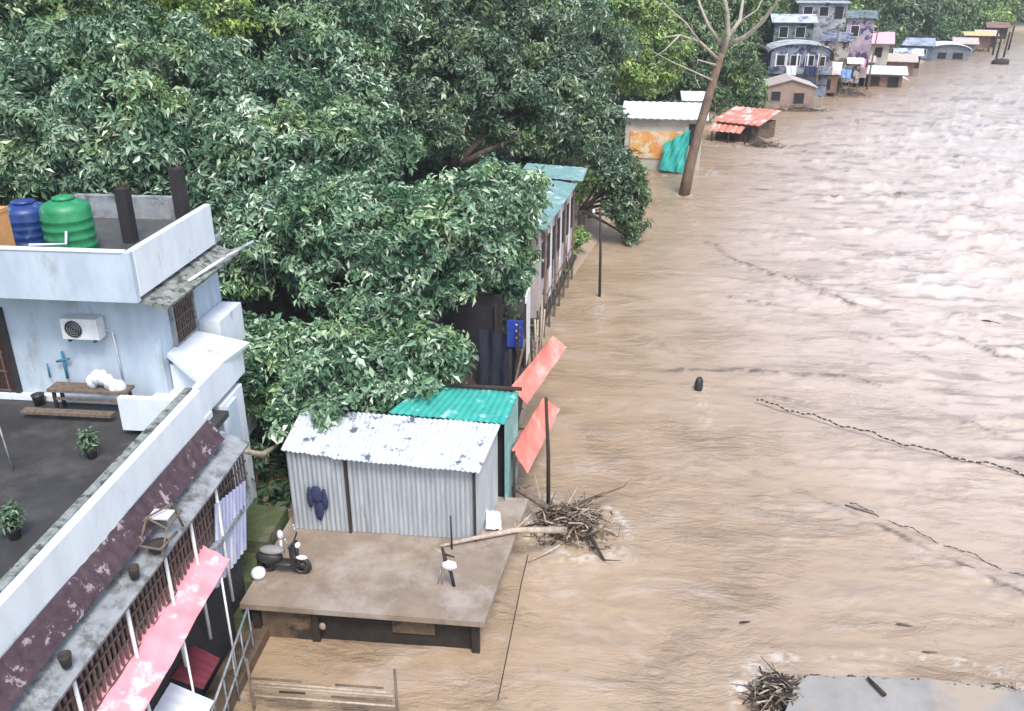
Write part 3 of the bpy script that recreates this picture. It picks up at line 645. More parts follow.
def bench():
    x0, x1, y0, y1, z = -11.5, -9.75, 15.75, 16.15, 4.66
    t = thing('bench', 'rough wooden bench against the terrace wall below the air conditioner', 'bench', (x0, y0, 4.16))
    MB().box(x0, x1, y0, y1, z, z+.06).build('seat', wood, t)
    for x in (x0+.08, x1-.12):
        for y in (y0+.04, y1-.10): MB().box(x, x+.06, y, y+.06, 4.165, z-.002).build('leg', black_metal, t)
    MB().box(x0+.14, x1-.14, y0+.05, y0+.08, z-.2, z-.15).build('rail', wood, t)
    MB().box(x0-.45, x1-.2, 15.4, 15.6, 4.30, 4.36).build('lower_rail', wood, t)
bench()
def bundle():
    t = MB()
    for i in range(6):
        c = (-10.55+i*.12, 15.95, 4.86+.12*math.sin(i)); t.blob(c, (.12, .14, .17), 10, 7, .12)
    tag(t.build('laundry_pile', cloth_w), 'heap of white laundry on the bench under the air conditioner', 'laundry')
bundle()
m = MB(); m.tube([(-11.35, 16.32, 4.72), (-11.35, 16.32, 5.35)], .03).tube([(-11.5, 16.3, 5.12), (-11.2, 16.3, 5.2)], .03).tube([(-11.75, 16.32, 4.72), (-11.75, 16.32, 5.05)], .02)
tag(m.build('tap_pipe', mat('tap_blue', (.05, .22, .32))), 'blue water pipe with tap rising beside the terrace bench', 'pipe')
tag(MB().lathe([(.10, 0), (.13, .22), (.14, .24)], (-11.98, 16.1, 4.165), 16).build('bucket', black_metal), 'small black bucket on the terrace left of the bench', 'bucket')
def pot(label, x, y, z, r, h, plant=True, seed=1):
    t = thing('plant_pot', label, 'plant pot', (x, y, z), 'plant pots of the white house')
    MB().lathe([(r*.75, 0), (r, h), (r*1.1, h+.02), (r*1.1, h+.05), (r*.9, h+.05), (r*.85, h*.8)], (x, y, z), 16).build('pot', terracotta, t)
    if plant:
        r_ = np.random.default_rng(seed); n = 140; P = np.stack([r_.normal(x, r*.55, n), r_.normal(y, r*.55, n), z+h+.05+r_.random(n)*.36], 1)
        V_, F_, tn = leaves(P, np.tile([0, -.3, 1.], (n, 1)), .10, 3, seed); npmesh('plant', V_, F_, leaf_dark, t, tone=tn)
        s = MB()
        for k in range(4): s.tube([(x, y, z+h*.8), (x+random.uniform(-.1, .1), y+random.uniform(-.1, .1), z+h+.4)], .008, 5)
        s.build('stem', bark, t)
p = onz(92, 456, 4.2); pot('black pot with a thin plant on the terrace near the balcony corner', p.x, p.y, 4.163, .11, .18, True, 3)
p = onz(15, 536, 4.2); pot('black pot with a bare plant near the left edge of the terrace', p.x, p.y, 4.163, .12, .18, True, 4)
p = onz(3, 470, 4.2); 
def stake():
    a = onz(13, 470, 4.17); t = MB(); t.tube([a, a+Vector((-.05, 0, 1.0))], .015, 6); tag(t.build('plant_stake', grey_conc), 'thin grey stake standing on the terrace floor', 'stake')
stake()
for (px, py, lb, sd) in ((121, 565, 'round black pot on the maroon eave further from camera', 5), (48, 652, 'round black pot on the maroon eave nearest the bottom left corner', 6)):
    p = onz(px, py, 4.35); z = 4.26
    pot(lb, -7.05, p.y, 4.12, .085, .16, False, sd)
def junk():
    p = onz(152, 545, 4.15); y = p.y
    t = thing('broken_chair', 'broken metal chair frame heaped with a black basin on the ledge of the white house', 'chair', (-7.05, y, 4.1))
    m = MB(); m.tube([(-7.25, y-.3, 4.2), (-7.2, y+.05, 4.65), (-6.95, y+.45, 4.68), (-6.85, y+.5, 4.2)], .022).tube([(-6.85, y-.3, 4.15), (-6.85, y, 4.5), (-6.8, y+.45, 4.55)], .02).tube([(-7.2, y+.05, 4.65), (-6.85, y, 4.5)], .02).tube([(-7.25, y-.3, 4.35), (-6.85, y-.3, 4.3), (-6.8, y+.2, 4.3)], .025)
    m.build('frame', wood, t)
    MB().box(-7.25, -6.9, y+.15, y+.42, 4.55, 4.58).build('seat', white_paint, t)
    k = MB().lathe([(.10, 0), (.17, .12), (.18, .14), (.13, .1)], (-7.0, y-.1, 4.12), 18).build('basin', terracotta); tag(k, 'round black basin under the broken chair on the ledge', 'basin')
junk()
# lavender sheet and cloth at the corner
a, b, c, d = ony(214, 505, 13.55), ony(245, 480, 14.9), ony(246, 548, 14.7), ony(215, 590, 13.3)
tag(MB().sheet(a, b, c, d, 40, 6, .02, 9).build('metal_sheet', panel_blue), 'leaning lavender blue corrugated sheet at the corner of the white house', 'metal sheet')
a, b, c, d = ony(205, 468, 15.0), ony(211, 466, 15.0), ony(214, 505, 14.9), ony(208, 508, 14.9)
tag(MB().sheet(a, b, c, d, 8, 12, .01, 2, noise=.03).build('cloth', cloth_w), 'narrow white cloth hanging beneath the end of the ledge', 'cloth')
m = MB(); q = [ony(222, 445, 15.6), ony(240, 450, 15.8), ony(262, 455, 16.8), ony(278, 445, 17.6)]; m.tube(q, [.04, .05, .07, .05], 8)
tag(m.build('branch', pale_wood), 'pale broken branch reaching from the ledge end towards the undergrowth', 'branch')

# mossy masonry left of the platform
def masonry():
    t = thing('masonry_steps', 'mossy stone steps between the white house and the platform', 'steps', (-7.4, 14.5, 0))
    MB().box(-7.75, -6.98, 13.9, 14.6, -.4, .62).build('step', moss, t)
    MB().box(-7.75, -7.02, 14.62, 15.6, -.4, .95).build('step', moss, t)
    MB().box(-8.1, -7.04, 15.62, 17.0, -.4, 1.25).build('step', moss, t)
masonry()

# ------------------------------------------------------------------ platform
def platform():
    t = thing('platform', 'muddy concrete platform above the flood in front of the tin shed', 'platform', (-4.2, 16, 0))
    MB().slab([(-7.0, 13.85, 1.0), (-1.95, 13.80, 1.0), (-1.45, 18.3, 1.0), (-6.95, 18.5, 1.0)], .13).build('deck', platform_m, t)
    MB().box(-6.75, -2.2, 14.12, 18.0, -1, .868).build('base_wall', mat('shade_painted_wall', (.035, .026, .018), (.018, .014, .011), 3, .9, .4), t)  # near-black colour paints the shadow band beneath the deck
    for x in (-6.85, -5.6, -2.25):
        MB().box(x, x+.16, 14.0, 14.115, -1, .868).build('pillar', mat('shade_painted_wall', (.03, .022, .016)), t)
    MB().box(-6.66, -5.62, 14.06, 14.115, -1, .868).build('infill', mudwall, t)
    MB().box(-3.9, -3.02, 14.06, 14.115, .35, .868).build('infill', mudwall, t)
    m = MB().blob((-5.35, 13.98, .45), (.07, .05, .09), 10, 7, .2).build('rubble', platform_m, t)
platform()

# ------------------------------------------------------------------ tin shed
def cor_wall(mb, A, B, z0A, z1A, z0B, z1B, pitch=.11, amp=.016):
    A = Vector(A); B = Vector(B); L = (B-A).length; n = int(L/pitch*8); d = (B-A)/L; nn = Vector((d.y, -d.x)); vs = []; fs = []
    for i in range(n+1):
        u = i/n; p = A+(B-A)*u + nn*amp*math.sin(u*L/pitch*2*math.pi)
        vs += [(p.x, p.y, z0A+(z0B-z0A)*u), (p.x, p.y, z1A+(z1B-z1A)*u)]
    for i in range(n): fs.append((2*i, 2*i+2, 2*i+3, 2*i+1))
    mb.add(vs, fs, True)
def shed():
    t = thing('tin_shed', 'grey corrugated tin shed with a patchy white roof on the platform', 'shed', (-4.5, 17.2, 1))
    m = MB(); cor_wall(m, (-6.72, 16.52), (-5.42, 16.50), 1.01, 3.10, 1.01, 3.04); m.build('wall_panel', tin, t)
    m = MB(); cor_wall(m, (-5.36, 16.53), (-2.50, 16.50), 1.01, 2.98, 1.01, 2.84); m.build('wall_panel', tin, t)
    m = MB(); cor_wall(m, (-2.48, 16.50), (-2.18, 18.02), 1.01, 2.84, 1.01, 3.05); m.build('wall_panel', tin, t)
    m = MB(); cor_wall(m, (-6.72, 18.0), (-6.72, 16.52), 1.01, 3.2, 1.01, 3.1); m.build('wall_panel', tin, t)
    MB().box(-5.42, -5.37, 16.46, 16.52, 1.0, 3.08).build('corner_post', dark_wood, t)
    MB().box(-2.53, -2.48, 16.44, 16.50, 1.0, 2.86).build('corner_post', dark_wood, t)
    MB().sheet((-5.62, 16.28, 3.08), (-2.36, 16.28, 2.92), (-2.10, 18.1, 3.14), (-5.75, 18.1, 3.28), 240, 8, .014, 30, noise=.012).build('roof', tin_roof, t)
    MB().sheet((-6.80, 16.42, 3.14), (-5.64, 16.36, 3.07), (-5.70, 18.05, 3.24), (-6.85, 18.05, 3.28), 90, 6, .014, 11, noise=.012).build('roof', tin_roof, t)
shed()
a = ony(308, 484, 16.44)
m = MB(); m.blob((a.x+.18, 16.42, 2.02), (.16, .05, .22), 12, 8, .15).blob((a.x+.20, 16.43, 1.62), (.11, .045, .28), 12, 8, .15).blob((a.x+.02, 16.42, 1.95), (.07, .04, .26), 10, 7, .15).blob((a.x+.36, 16.42, 1.92), (.07, .04, .26), 10, 7, .15)
tag(m.build('hanging_jacket', navy), 'dark blue jacket hanging on the front of the tin shed', 'jacket')
m = MB(); m.tube([(-2.98, 16.1, 1.0), (-3.0, 16.15, 1.85)], .022, 6); tag(m.build('iron_rod', black_metal), 'thin black rod standing upright before the tin shed wall', 'rod')
m = MB(); m.sheet((-2.35, 17.2, 1.35), (-2.05, 17.3, 1.25), (-1.95, 16.9, 1.05), (-2.3, 16.8, 1.1), 10, 10, .02, 2, noise=.04); tag(m.build('plastic_bag', cloth_w), 'white plastic sheet lying at the right end of the tin shed', 'plastic sheet')

# scooter parked at left of the platform
def scooter():
    o = Vector((-6.45, 14.95, 1.0)); t = thing('motor_scooter', 'black motor scooter with grey seat parked on the left of the platform', 'scooter', o)
    def P(x, y, z): return o+Vector((x, y, z))
    for x in (-.36, .42):
        w_ = MB(); pts = [P(x+.17*math.cos(a*.3927), 0, .19+.17*math.sin(a*.3927)) for a in range(17)]; w_.tube(pts, .05, 8, False); wo = w_.build('wheel', black_metal, t)
        h = MB(); h.tube([P(x, -.03, .19), P(x, .03, .19)], .09, 12); h.build('rim', black_metal, wo)
    b = MB(); b.blob(P(-.28, 0, .38), (.30, .16, .15), 16, 10).blob(P(.05, 0, .24), (.30, .14, .07), 14, 8); b.build('body', black_metal, t)
    s = MB(); s.blob(P(-.20, 0, .56), (.28, .14, .08), 16, 10); s.build('seat', mat('grey_vinyl', (.26, .26, .27), (.2, .2, .2)), t)
    s = MB(); s.obox(P(.28, 0, .48), (.09, .32, .5), 0, 0); s.build('leg_shield', black_metal, t)
    s = MB(); s.tube([P(.42, 0, .19), P(.30, 0, .78)], .03).tube([P(.28, -.28, .84), P(.30, 0, .80), P(.28, .28, .84)], .02); s.build('handlebar', black_metal, t)
    s = MB(); s.blob(P(.38, 0, .72), (.06, .08, .06), 12, 8); s.build('headlight', cloth_w, t)
    s = MB(); s.blob(P(.44, -.02, .42), (.13, .06, .05), 12, 8); s.build('mudguard', white_paint, t)
    for q in (-1, 1): s = MB(); s.tube([P(.28, .22*q, .84), P(.24, .26*q, 1.0)], .01, 5); s.blob(P(.24, .26*q, 1.03), (.02, .05, .04), 8, 6); s.build('mirror', chrome, t)
scooter()
p = onz(272, 560, 1.0)
m = MB(); m.tube([(-6.62, 15.35, 1.0), (-6.6, 15.35, 1.55)], .03, 8).blob((-6.6, 15.35, 1.66), (.07, .07, .12), 10, 8); tag(m.build('bollard', cloth_w), 'short pale topped stake behind the black scooter', 'stake')
p = onz(259, 577, 1.0); m = MB(); m.lathe([(.08, 0), (.14, .03), (.16, .10), (.13, .19), (.06, .23), (.03, .24)], (p.x, p.y, 1.0), 20); tag(m.build('helmet', cloth_w), 'round white helmet on the platform left of the scooter', 'helmet')

# standing snag with cloth
def snag():
    o = Vector((-2.85, 14.85, 1.0)); t = thing('forked_stump', 'small forked stump wrapped in pale cloth standing on the platform', 'stump', o)
    def P(x, y, z): return o+Vector((x, y, z))
    MB().tube([P(.12, 0, -.02), P(.06, 0, .35), P(-.04, 0, .62), P(-.1, 0, .95)], [.035, .04, .05, .03], 8).build('stem', dark_wood, t)
    MB().tube([P(-.14, .02, .0), P(-.1, .02, .5)], .012, 6).build('prop', pale_wood, t)
    MB().tube([P(-.22, .04, .0), P(-.14, .02, .5)], .012, 6).build('prop', pale_wood, t)
    MB().tube([P(-.06, 0, .8), P(-.26, 0, .92)], [.03, .015], 6).build('twig', pale_wood, t)
    MB().tube([P(-.06, 0, .8), P(.15, 0, .74)], [.03, .015], 6).build('twig', dark_wood, t)
    MB().blob(P(.04, -.05, .56), (.17, .09, .11), 14, 9, .12).build('cloth', cloth_w, t)
snag()

# ------------------------------------------------------------------ teal shed behind
def tealshed():
    t = thing('teal_shed', 'shed with a teal green sheet roof right behind the tin shed', 'shed', (-3.4, 19, 1))
    cs = [onz(388, 413, 3.3), onz(505, 424, 3.15), onz(519, 392, 3.25), onz(420, 386, 3.4)]
    MB().sheet(cs[0], cs[1], cs[2], cs[3], 120, 5, .012, 16, noise=.01).build('roof', teal, t)
    m = MB(); cor_wall(m, (-2.02, 18.15), (-1.86, 19.75), .6, 3.1, .6, 3.15); m.build('wall', teal2, t)
    MB().box(-4.9, -2.06, 18.42, 19.6, .6, 3.0).build('wall', dark_in, t)
    MB().tube([onz(430, 384, 3.45), onz(522, 389, 3.35)], .05, 6).build('ridge_beam', dark_wood, t)
tealshed()

# dark shack with balcony
def shack():
    t = thing('shack', 'dark open fronted wooden shack under the trees beyond the teal roof', 'shack', (-3.2, 23, .8))
    MB().box(-4.6, -2.15, 21.6, 26.5, .5, 1.25).build('floor', dark_wood, t)
    MB().box(-5.2, -2.9, 25.4, 25.6, 1.25, 3.6).build('rear_wall', dark_in, t)
    MB().box(-5.2, -4.7, 21.6, 25.4, 1.25, 3.4).build('wall', dark_in, t)
    MB().sheet((-3.5, 24.2, 3.0), (-2.3, 24.0, 2.9), (-2.35, 23.7, 1.3), (-3.45, 23.8, 1.3), 20, 14, .05, 3, noise=.04).build('tarp_wall', mat('deep_navy', (.012, .015, .03)), t)
    for x, y in ((-4.5, 21.8), (-3.7, 21.8), (-2.3, 21.8), (-2.25, 23.6), (-2.2, 25.3), (-3.1, 25.2)):
        MB().box(x, x+.07, y, y+.07, 1.255, 3.4).build('post', dark_wood, t)
    MB().box(-4.6, -2.1, 21.66, 21.72, 1.9, 1.97).build('rail', dark_wood, t)
    MB().box(-2.19, -2.13, 21.9, 26.4, 2.2, 2.27).build('rail', wood, t)
    MB().box(-2.18, -2.12, 25.45, 26.1, 1.3, 3.6).build('door', white_paint, t)
    MB().box(-2.17, -2.11, 26.3, 26.6, 1.3, 3.5).build('door', white_paint, t)
    MB().sheet((-5.6, 23.3, 3.45), (-4.7, 23.3, 3.4), (-4.7, 26.2, 3.5), (-5.6, 26.2, 3.6), 30, 4, .015, 12).build('roof', dark_wood, t)
    MB().sheet((-3.7, 21.9, 2.3), (-2.9, 21.9, 2.2), (-2.9, 21.95, 1.5), (-3.7, 21.95, 1.6), 12, 8, .02, 2, noise=.02).build('curtain', mat('grey_board', (.12, .12, .115)), t)
shack()
def sign():
    a = ony(507, 320, 23.9); b = ony(523, 347, 23.9); t = thing('signboard', 'small blue signboard with white zigzag marks on the dark shack', 'sign', (a.x, 23.9, b.z))
    MB().box(a.x, b.x, 23.86, 23.92, b.z, a.z).build('board', mat('sign_blue', (.02, .05, .30)), t)
    m = MB(); x = (a.x*.35+b.x*.65); zz = [b.z+.1+(a.z-b.z-.2)*i/6 for i in range(7)]
    m.tube([(x+(.07 if i % 2 else -.05), 23.85, z) for i, z in enumerate(zz)], .02, 5); m.build('marks', white_paint, t)
    MB().box(a.x+.1, a.x+.15, 23.93, 23.98, 1.26, a.z).build('post', black_metal, t)
sign()
def coral_awn():
    for lb, q, zs in (('upper coral red roof sheet sloping to the water below the dark shack', [(511, 387), (553, 336), (567, 347), (527, 404)], (2.75, 2.75, 2.1, 2.1)),
                      ('lower coral red roof sheet just above the debris pile', [(512, 450), (543, 398), (560, 409), (528, 473)], (2.1, 2.1, 1.4, 1.4))):
        P = [onz(x, y, z) for (x, y), z in zip(q, zs)]
        t = thing('roof_sheet', lb, 'awning', (P[0].x, P[0].y, 0), 'coral red sheets over the water')
        MB().sheet(*P, 60, 8, .012, 20, sag=.10, noise=.015).build('sheet', coral, t)
        MB().tube([P[0]-Vector((-.05, 0, .04)), Vector((P[0].x+.05, P[0].y, -.4))], .04, 6).build('post', dark_wood, t)
coral_awn()

# narrow house with pale teal roof
def narrow():
    t = thing('narrow_house', 'narrow riverside house with a pale teal roof and pinkish stained wall', 'house', (-2.2, 34, 0))
    x0, x1, y0, y1, z = -3.9, -1.72, 30.5, 38.6, 4.4
    MB().box(x0, x1, y0, y1, .9, 4.3).build('wall', mat('stained_pink_wall', (.58, .50, .48), (.36, .30, .30), 1.4, .9, .2, c3=(.06, .05, .05), s3=1.1, t3=(.52, .58), stretch=(1, 1, .5)), t)
    MB().box(x0-.02, x1-.3, y0-.02, y0-.003, .9, 4.3).build('front_panel', mat('grey_board', (.12, .12, .115), (.08, .08, .08)), t)
    cs = [(x0-.3, y0-.4, 4.62), (x1+.30, y0-.5, 4.42), (x1+.35, y1-1.3, 4.42), (x0-.3, y1-1.3, 4.62)]
    MB().sheet(*cs, 20, 60, .0, 1, noise=.02).build('roof', teal2, t)
    cs = [(x0-.1, y1-1.2, 4.62), (x1+.55, y1-1.2, 4.50), (x1+.45, y1+1.0, 4.60), (x0-.1, y1+1.0, 4.7)]
    MB().sheet(*cs, 20, 10, .015, 8).build('roof', teal2, t)
    MB().box(x0, x1+.22, y0-.3, y1, .74, .89).build('floor', dark_wood, t)
    for i in range(7):
        y = y0+.3+i*1.15
        MB().box(x1+.12, x1+.2, y, y+.08, -.5, .73).build('stilt', wood, t)
        MB().box(x1+.003, x1+.05, y+.2, y+.60, 2.3, 3.6).build('window', dark_in, t)
        MB().box(x1+.003, x1+.04, y+.72, y+1.05, 1.0, 4.0).build('panel', white_paint if i % 2 else rust, t)
    MB().box(x1+.17, x1+.20, y0, y1, 1.6, 1.65).build('rail', wood, t)
    for i in range(9): MB().box(x1+.17, x1+.20, y0+i*.85, y0+.05+i*.85, .9, 1.598).build('baluster', wood, t)
narrow()
nh = bpy.data.objects['narrow_house']; nh.rotation_euler = (0, 0, R(-6.5))
# half-collapsed jetty between shack and narrow house
def jetty():
    t = thing('fence', 'ragged fence of pale posts and sticks between the shack and the narrow house', 'fence', (-2, 28, 0))
    for i in range(8):
        y = 26.9+i*.42+random.uniform(-.1, .1); x = -1.95+random.uniform(-.15, .1)
        MB().tube([(x, y, .0), (x+random.uniform(-.12, .12), y, 1.9+random.uniform(-.4, .4))], .035, 6).build('post', pale_wood if i % 3 else dark_wood, t)
    MB().tube([(-1.95, 26.8, 1.3), (-2.0, 30.1, 1.5)], .03, 6).build('rail', wood, t)
    MB().tube([(-1.9, 26.8, .8), (-1.95, 30.1, .7)], .03, 6).build('rail', wood, t)
jetty()

# ------------------------------------------------------------------ poles
def pole(label, px, py, top, m=dark_wood, r=.06, arm=True, lamp=False):
    b = onz(px, py, 0); t = thing('utility_pole', label, 'pole', b)
    tp = ony(*top, b.y); MB().tube([b+Vector((0, 0, -1)), b.lerp(tp, .5)+Vector((.02, 0, 0)), tp], [r*1.15, r, r*.8], 8).build('shaft', m, t)
    if arm: MB().tube([tp+Vector((-.25, 0, -.1)), tp+Vector((.3, 0, -.02))], .03, 6).build('crossarm', m, t)
    if lamp:
        MB().blob((tp.x+.3, tp.y, tp.z-.02), (.14, .1, .07), 10, 7).build('lamp_head', black_metal, t)
        MB().blob((tp.x-.25, tp.y, tp.z-.15), (.07, .07, .1), 8, 6).build('insulator', white_paint, t)
    return t
pole('lone thin dark pole with lamp standing in the open flood water', 600, 297, (600, 208), lamp=True, r=.055)
pole('thin dark post rising out of the debris pile', 549, 510, (546, 398), arm=False, r=.05)
for px, py, tp, lb in ((571, 228, (569, 202), 'short dark post by the bush right of the narrow house'), (587, 203, (587, 186), 'stubby dark post standing on the bank under the dusty bush')):
    pole(lb, px, py, tp, arm=False, r=.12)

# ------------------------------------------------------------------ debris at the platform corner
def log(label, pts, radii, m, name='log', cat='log', group=None, twigs=0):
    t = thing(name, label, cat, pts[0], group); MB().tube(pts, radii, 9).build('trunk', m, t)
    for k in range(twigs):
        i = random.randrange(1, len(pts)); a = Vector(pts[i]); b = a+Vector((random.uniform(-.3, .4), random.uniform(-.4, .4), random.uniform(.05, .4)))
        MB().tube([a, b], [radii[i]*.5, .006], 6).build('twig', m, t)
L0 = [onz(440, 546, 1.05), onz(475, 538, 1.12), onz(515, 530, 1.1), onz(565, 530, .75)]
log('long pale driftwood trunk lying from the platform into the debris', L0, [.035, .05, .07, .085], pale_wood, twigs=3)
L1 = [onz(500, 478, 1.0), onz(520, 490, .85), onz(548, 508, .55)]
log('thick grey log sloping off the back of the platform into the debris', L1, [.07, .09, .08], wood, twigs=3)
L2 = [onz(575, 505, .35), onz(595, 497, .45), onz(623, 487, .5)]
log('thin mottled branch pointing right over the water from the debris', L2, [.05, .035, .015], wood, 'branch', 'branch', twigs=3)
L3 = [onz(590, 535, .35), onz(597, 548, .2), onz(604, 560, .05)]
log('short dark branch dipping into the water below the debris', L3, [.05, .045, .03], dark_wood, 'branch', 'branch', twigs=1)
L4 = [onz(585, 522, .4), onz(602, 530, .35), onz(618, 537, .15)]
log('thin brown branch lowest on the right of the debris pile', L4, [.035, .025, .012], wood, 'branch', 'branch', twigs=2)
L5 = [onz(560, 545, .3), onz(540, 556, .1), onz(528, 562, .05)]
log('fine twiggy branch trailing from the front of the debris', L5, [.03, .018, .008], pale_wood, 'branch', 'branch', twigs=3)
L6 = [onz(528, 440, .2), onz(512, 455, .6), onz(500, 470, .9)]
log('thin branch resting against the edge of the lower coral sheet', L6, [.02, .02, .015], wood, 'branch', 'branch', twigs=2)
litter = leafmat('leaf_litter', (.02, .014, .01), (.10, .065, .04), (.34, .26, .17), .8)
def sticks(label, cx, cy, cz, sx, sy, sz, n, L, seed, extra=()):
    r = random.Random(seed); groups = [MB(), MB(), MB()]; ms = [pale_wood, wood, dark_wood]
    t = thing('debris_pile', label, 'debris', (cx, cy, 0))
    for i in range(n):
        g = groups[r.choices((0, 1, 2), (.30, .36, .34))[0]]; ang = r.gauss(.2, .9); l = L*(r.uniform(.3, 1.) if r.random() < .93 else r.uniform(1.1, 2.2))
        c = Vector((cx+r.gauss(0, sx), cy+r.gauss(0, sy), 0)); q = math.exp(-(((c.x-cx)/sx)**2+((c.y-cy)/sy)**2)*.35); c.z = .02+abs(cz*q*r.uniform(.2, 1.1))
        d = Vector((math.cos(ang)*r.choice((-1, 1)), math.sin(ang), r.gauss(0, .35)))*l*.5
        k = Vector((r.gauss(0, .05), r.gauss(0, .05), r.gauss(0, .05)))
        rad = r.uniform(.004, .024); g.tube([c-d, c+k, c+d], [rad, rad, rad*.4], 5)
    for g, m, nm in zip(groups, ms, ('pale_sticks', 'brown_sticks', 'dark_sticks')):
        o = g.build(nm, m, t); o['kind'] = 'stuff'
    rg = np.random.default_rng(seed); k_ = int(n*3.0); P_ = np.stack([rg.normal(cx, sx*.8, k_), rg.normal(cy, sy*.8, k_), np.zeros(k_)], 1)
    P_[:, 2] = .03+cz*.8*np.exp(-(((P_[:, 0]-cx)/sx)**2+((P_[:, 1]-cy)/sy)**2)*.6)*rg.random(k_); V_, F_, tn = leaves(P_, np.tile([0, 0, 1.], (k_, 1)), .05+.03*L, 2, seed)
    o = npmesh('leaf_litter', V_, F_, litter, t, tone=tn); o['kind'] = 'stuff'
    m = MB(); m.blob((cx, cy, -.05), (sx*1.5, sy*1.4, cz*.55), 18, 10, .12); m.build('silt_sheen', mudwall, t)  # mud mound under the sticks
sticks('tangled heap of broken branches caught at the platform corner', -.45, 18.65, .48, .44, .42, .3, 330, .75, 3)
sticks('tangle of straw and sticks at the left corner of the grey slab', 3.8, 13.2, .5, .26, .32, .2, 480, .42, 5)
sticks('small fringe of sticks on the right end of the grey slab edge', 8.15, 13.75, .25, .22, .16, .2, 110, .35, 8)

# grey slab bottom right
def slab():
    t = thing('concrete_slab', 'blue grey concrete slab awash at the bottom right corner', 'concrete slab', (6, 12, 0))
    pts = [(4.0, 13.2), (4.35, 13.62), (5.2, 13.66), (6.6, 13.75), (7.8, 13.72), (8.3, 13.6), (12, 13.4), (12, 4), (2.9, 4), (3.1, 11.2)]
    top = [(x, y, .42) for x, y in pts]; k = len(top); m = MB()
    m.add(top+[(x, y, -1) for x, y in pts], [tuple(range(k))[::-1]]+[(i, (i+1) % k, k+(i+1) % k, k+i) for i in range(k)]); m.build('top', slab_grey, t)
    e = MB()
    for i in range(60):
        u = i/59; x = 4.2+u*4.2+random.uniform(-.05, .05); y = 13.58+.12*math.sin(u*3)+random.uniform(-.04, .04); e.blob((x, y, .40), (random.uniform(.02, .09), random.uniform(.01, .04), random.uniform(.01, .045)), 7, 5, .3)
    e.build('broken_edge', moss_top, t)
slab()
log('short black log lying across the edge of the grey slab', [onz(868, 678, .48), onz(876, 686, .48), onz(885, 695, .48)], [.03, .04, .042], dark_wood)

# floating black object
p = onz(698, 390, 0)
m = MB(); m.blob((p.x, p.y, .12), (.14, .14, .34), 10, 8, .15).blob((p.x+.06, p.y, .32), (.08, .08, .18), 8, 6, .15)
tag(m.build('floating_stump', black_metal), 'small black stump floating alone in mid river', 'stump')

# submerged gate in front of the platform
def gate():
    t = thing('gate', 'half drowned gate frame with two thin posts in front of the platform', 'gate', (-4.8, 12, 0))
    for x in (-6.15, -3.37): MB().tube([(x, 12.1, -.8), (x, 12.1, 1.25)], .028, 6).build('post', wood, t)
    for z, a, b, mm in ((.80, -6.12, -5.15, wood), (.80, -4.5, -3.6, wood), (.62, -6.0, -3.42, pale_wood), (.52, -5.6, -5.1, dark_wood), (.50, -4.6, -3.45, wood), (.38, -6.1, -3.4, pale_wood), (.70, -6.1, -3.45, pale_wood), (.28, -5.9, -5.0, wood), (.24, -4.4, -3.5, wood)):
        MB().tube([(a, 12.08, z), ((a+b)/2, 12.08, z+.008), (b, 12.08, z+.01)], .022, 6).build('bar', mm, t)
gate()
# boat bow at bottom left
def bow():
    a = onz(176, 708, .5); t = thing('boat', 'upturned white boat bow poking up at the bottom left of the water', 'boat', (a.x, a.y, 0))
    P = [onz(160, 730, .2), onz(172, 712, .45), onz(186, 690, .6), onz(194, 668, .75)]; m = MB(); vs = []
    for i, q in enumerate(P):
        w_ = (.22, .17, .10, .02)[i]; vs += [q+Vector((-w_, 0, 0)), q+Vector((0, w_*.3, -w_*1.2)), q+Vector((w_, 0, 0)), q+Vector((0, 0, .02))]
    fs = []
    for i in range(3):
        for k in range(4): fs.append((i*4+k, i*4+(k+1) % 4, i*4+4+(k+1) % 4, i*4+4+k))
    m.add(vs, fs, True); m.build('hull', white_paint, t)
    MB().tube([v+Vector((-.02, 0, .03)) for v in P], .02, 6).build('gunwale', grey_conc, t)
bow()

# ropes
def rope(label, pts, r, z=.15):
    P = [onz(x, y, z) for x, y in pts]; Q = []
    for a, b in zip(P[:-1], P[1:]):
        for k in range(14): Q.append(a.lerp(b, k/14))
    Q.append(P[-1])
    for i, q in enumerate(Q): q.z += .05*math.sin(i*.7)+.03*math.sin(i*1.9)
    t = thing('rope', label, 'rope', Q[0]); m = MB(); m.tube(Q, r, 7); m.build('core', dark_wood, t)
    f = MB(); tot = 0
    for a, b in zip(Q[:-1], Q[1:]):
        n = max(1, int((b-a).length/.30))
        for k in range(n):
            f.blob(a.lerp(b, (k+.5)/n)+Vector((0, 0, .01)), (r*2.0, r*1.8, r*1.5), 8, 5, .1)
    f.build('floats', mat('dirty_float', (.44, .38, .31), (.30, .25, .20)), t)
rope('taut rope strung with pale floats crossing the river at the right edge', [(757, 400), (830, 421), (920, 448), (1024, 473), (1080, 489)], .024)
rope('thin rope with small pale floats trailing below the thicker one', [(850, 503), (930, 538), (1024, 577), (1070, 596)], .012, .05)
m = MB(); m.tube([onz(498, 720, .02)+Vector((0, 0, .5)), onz(510, 640, .5), onz(522, 580, .5), onz(528, 555, .55)], .012, 6)
tag(m.build('wire', dark_wood), 'thin dark wire running down the water beside the platform', 'wire')

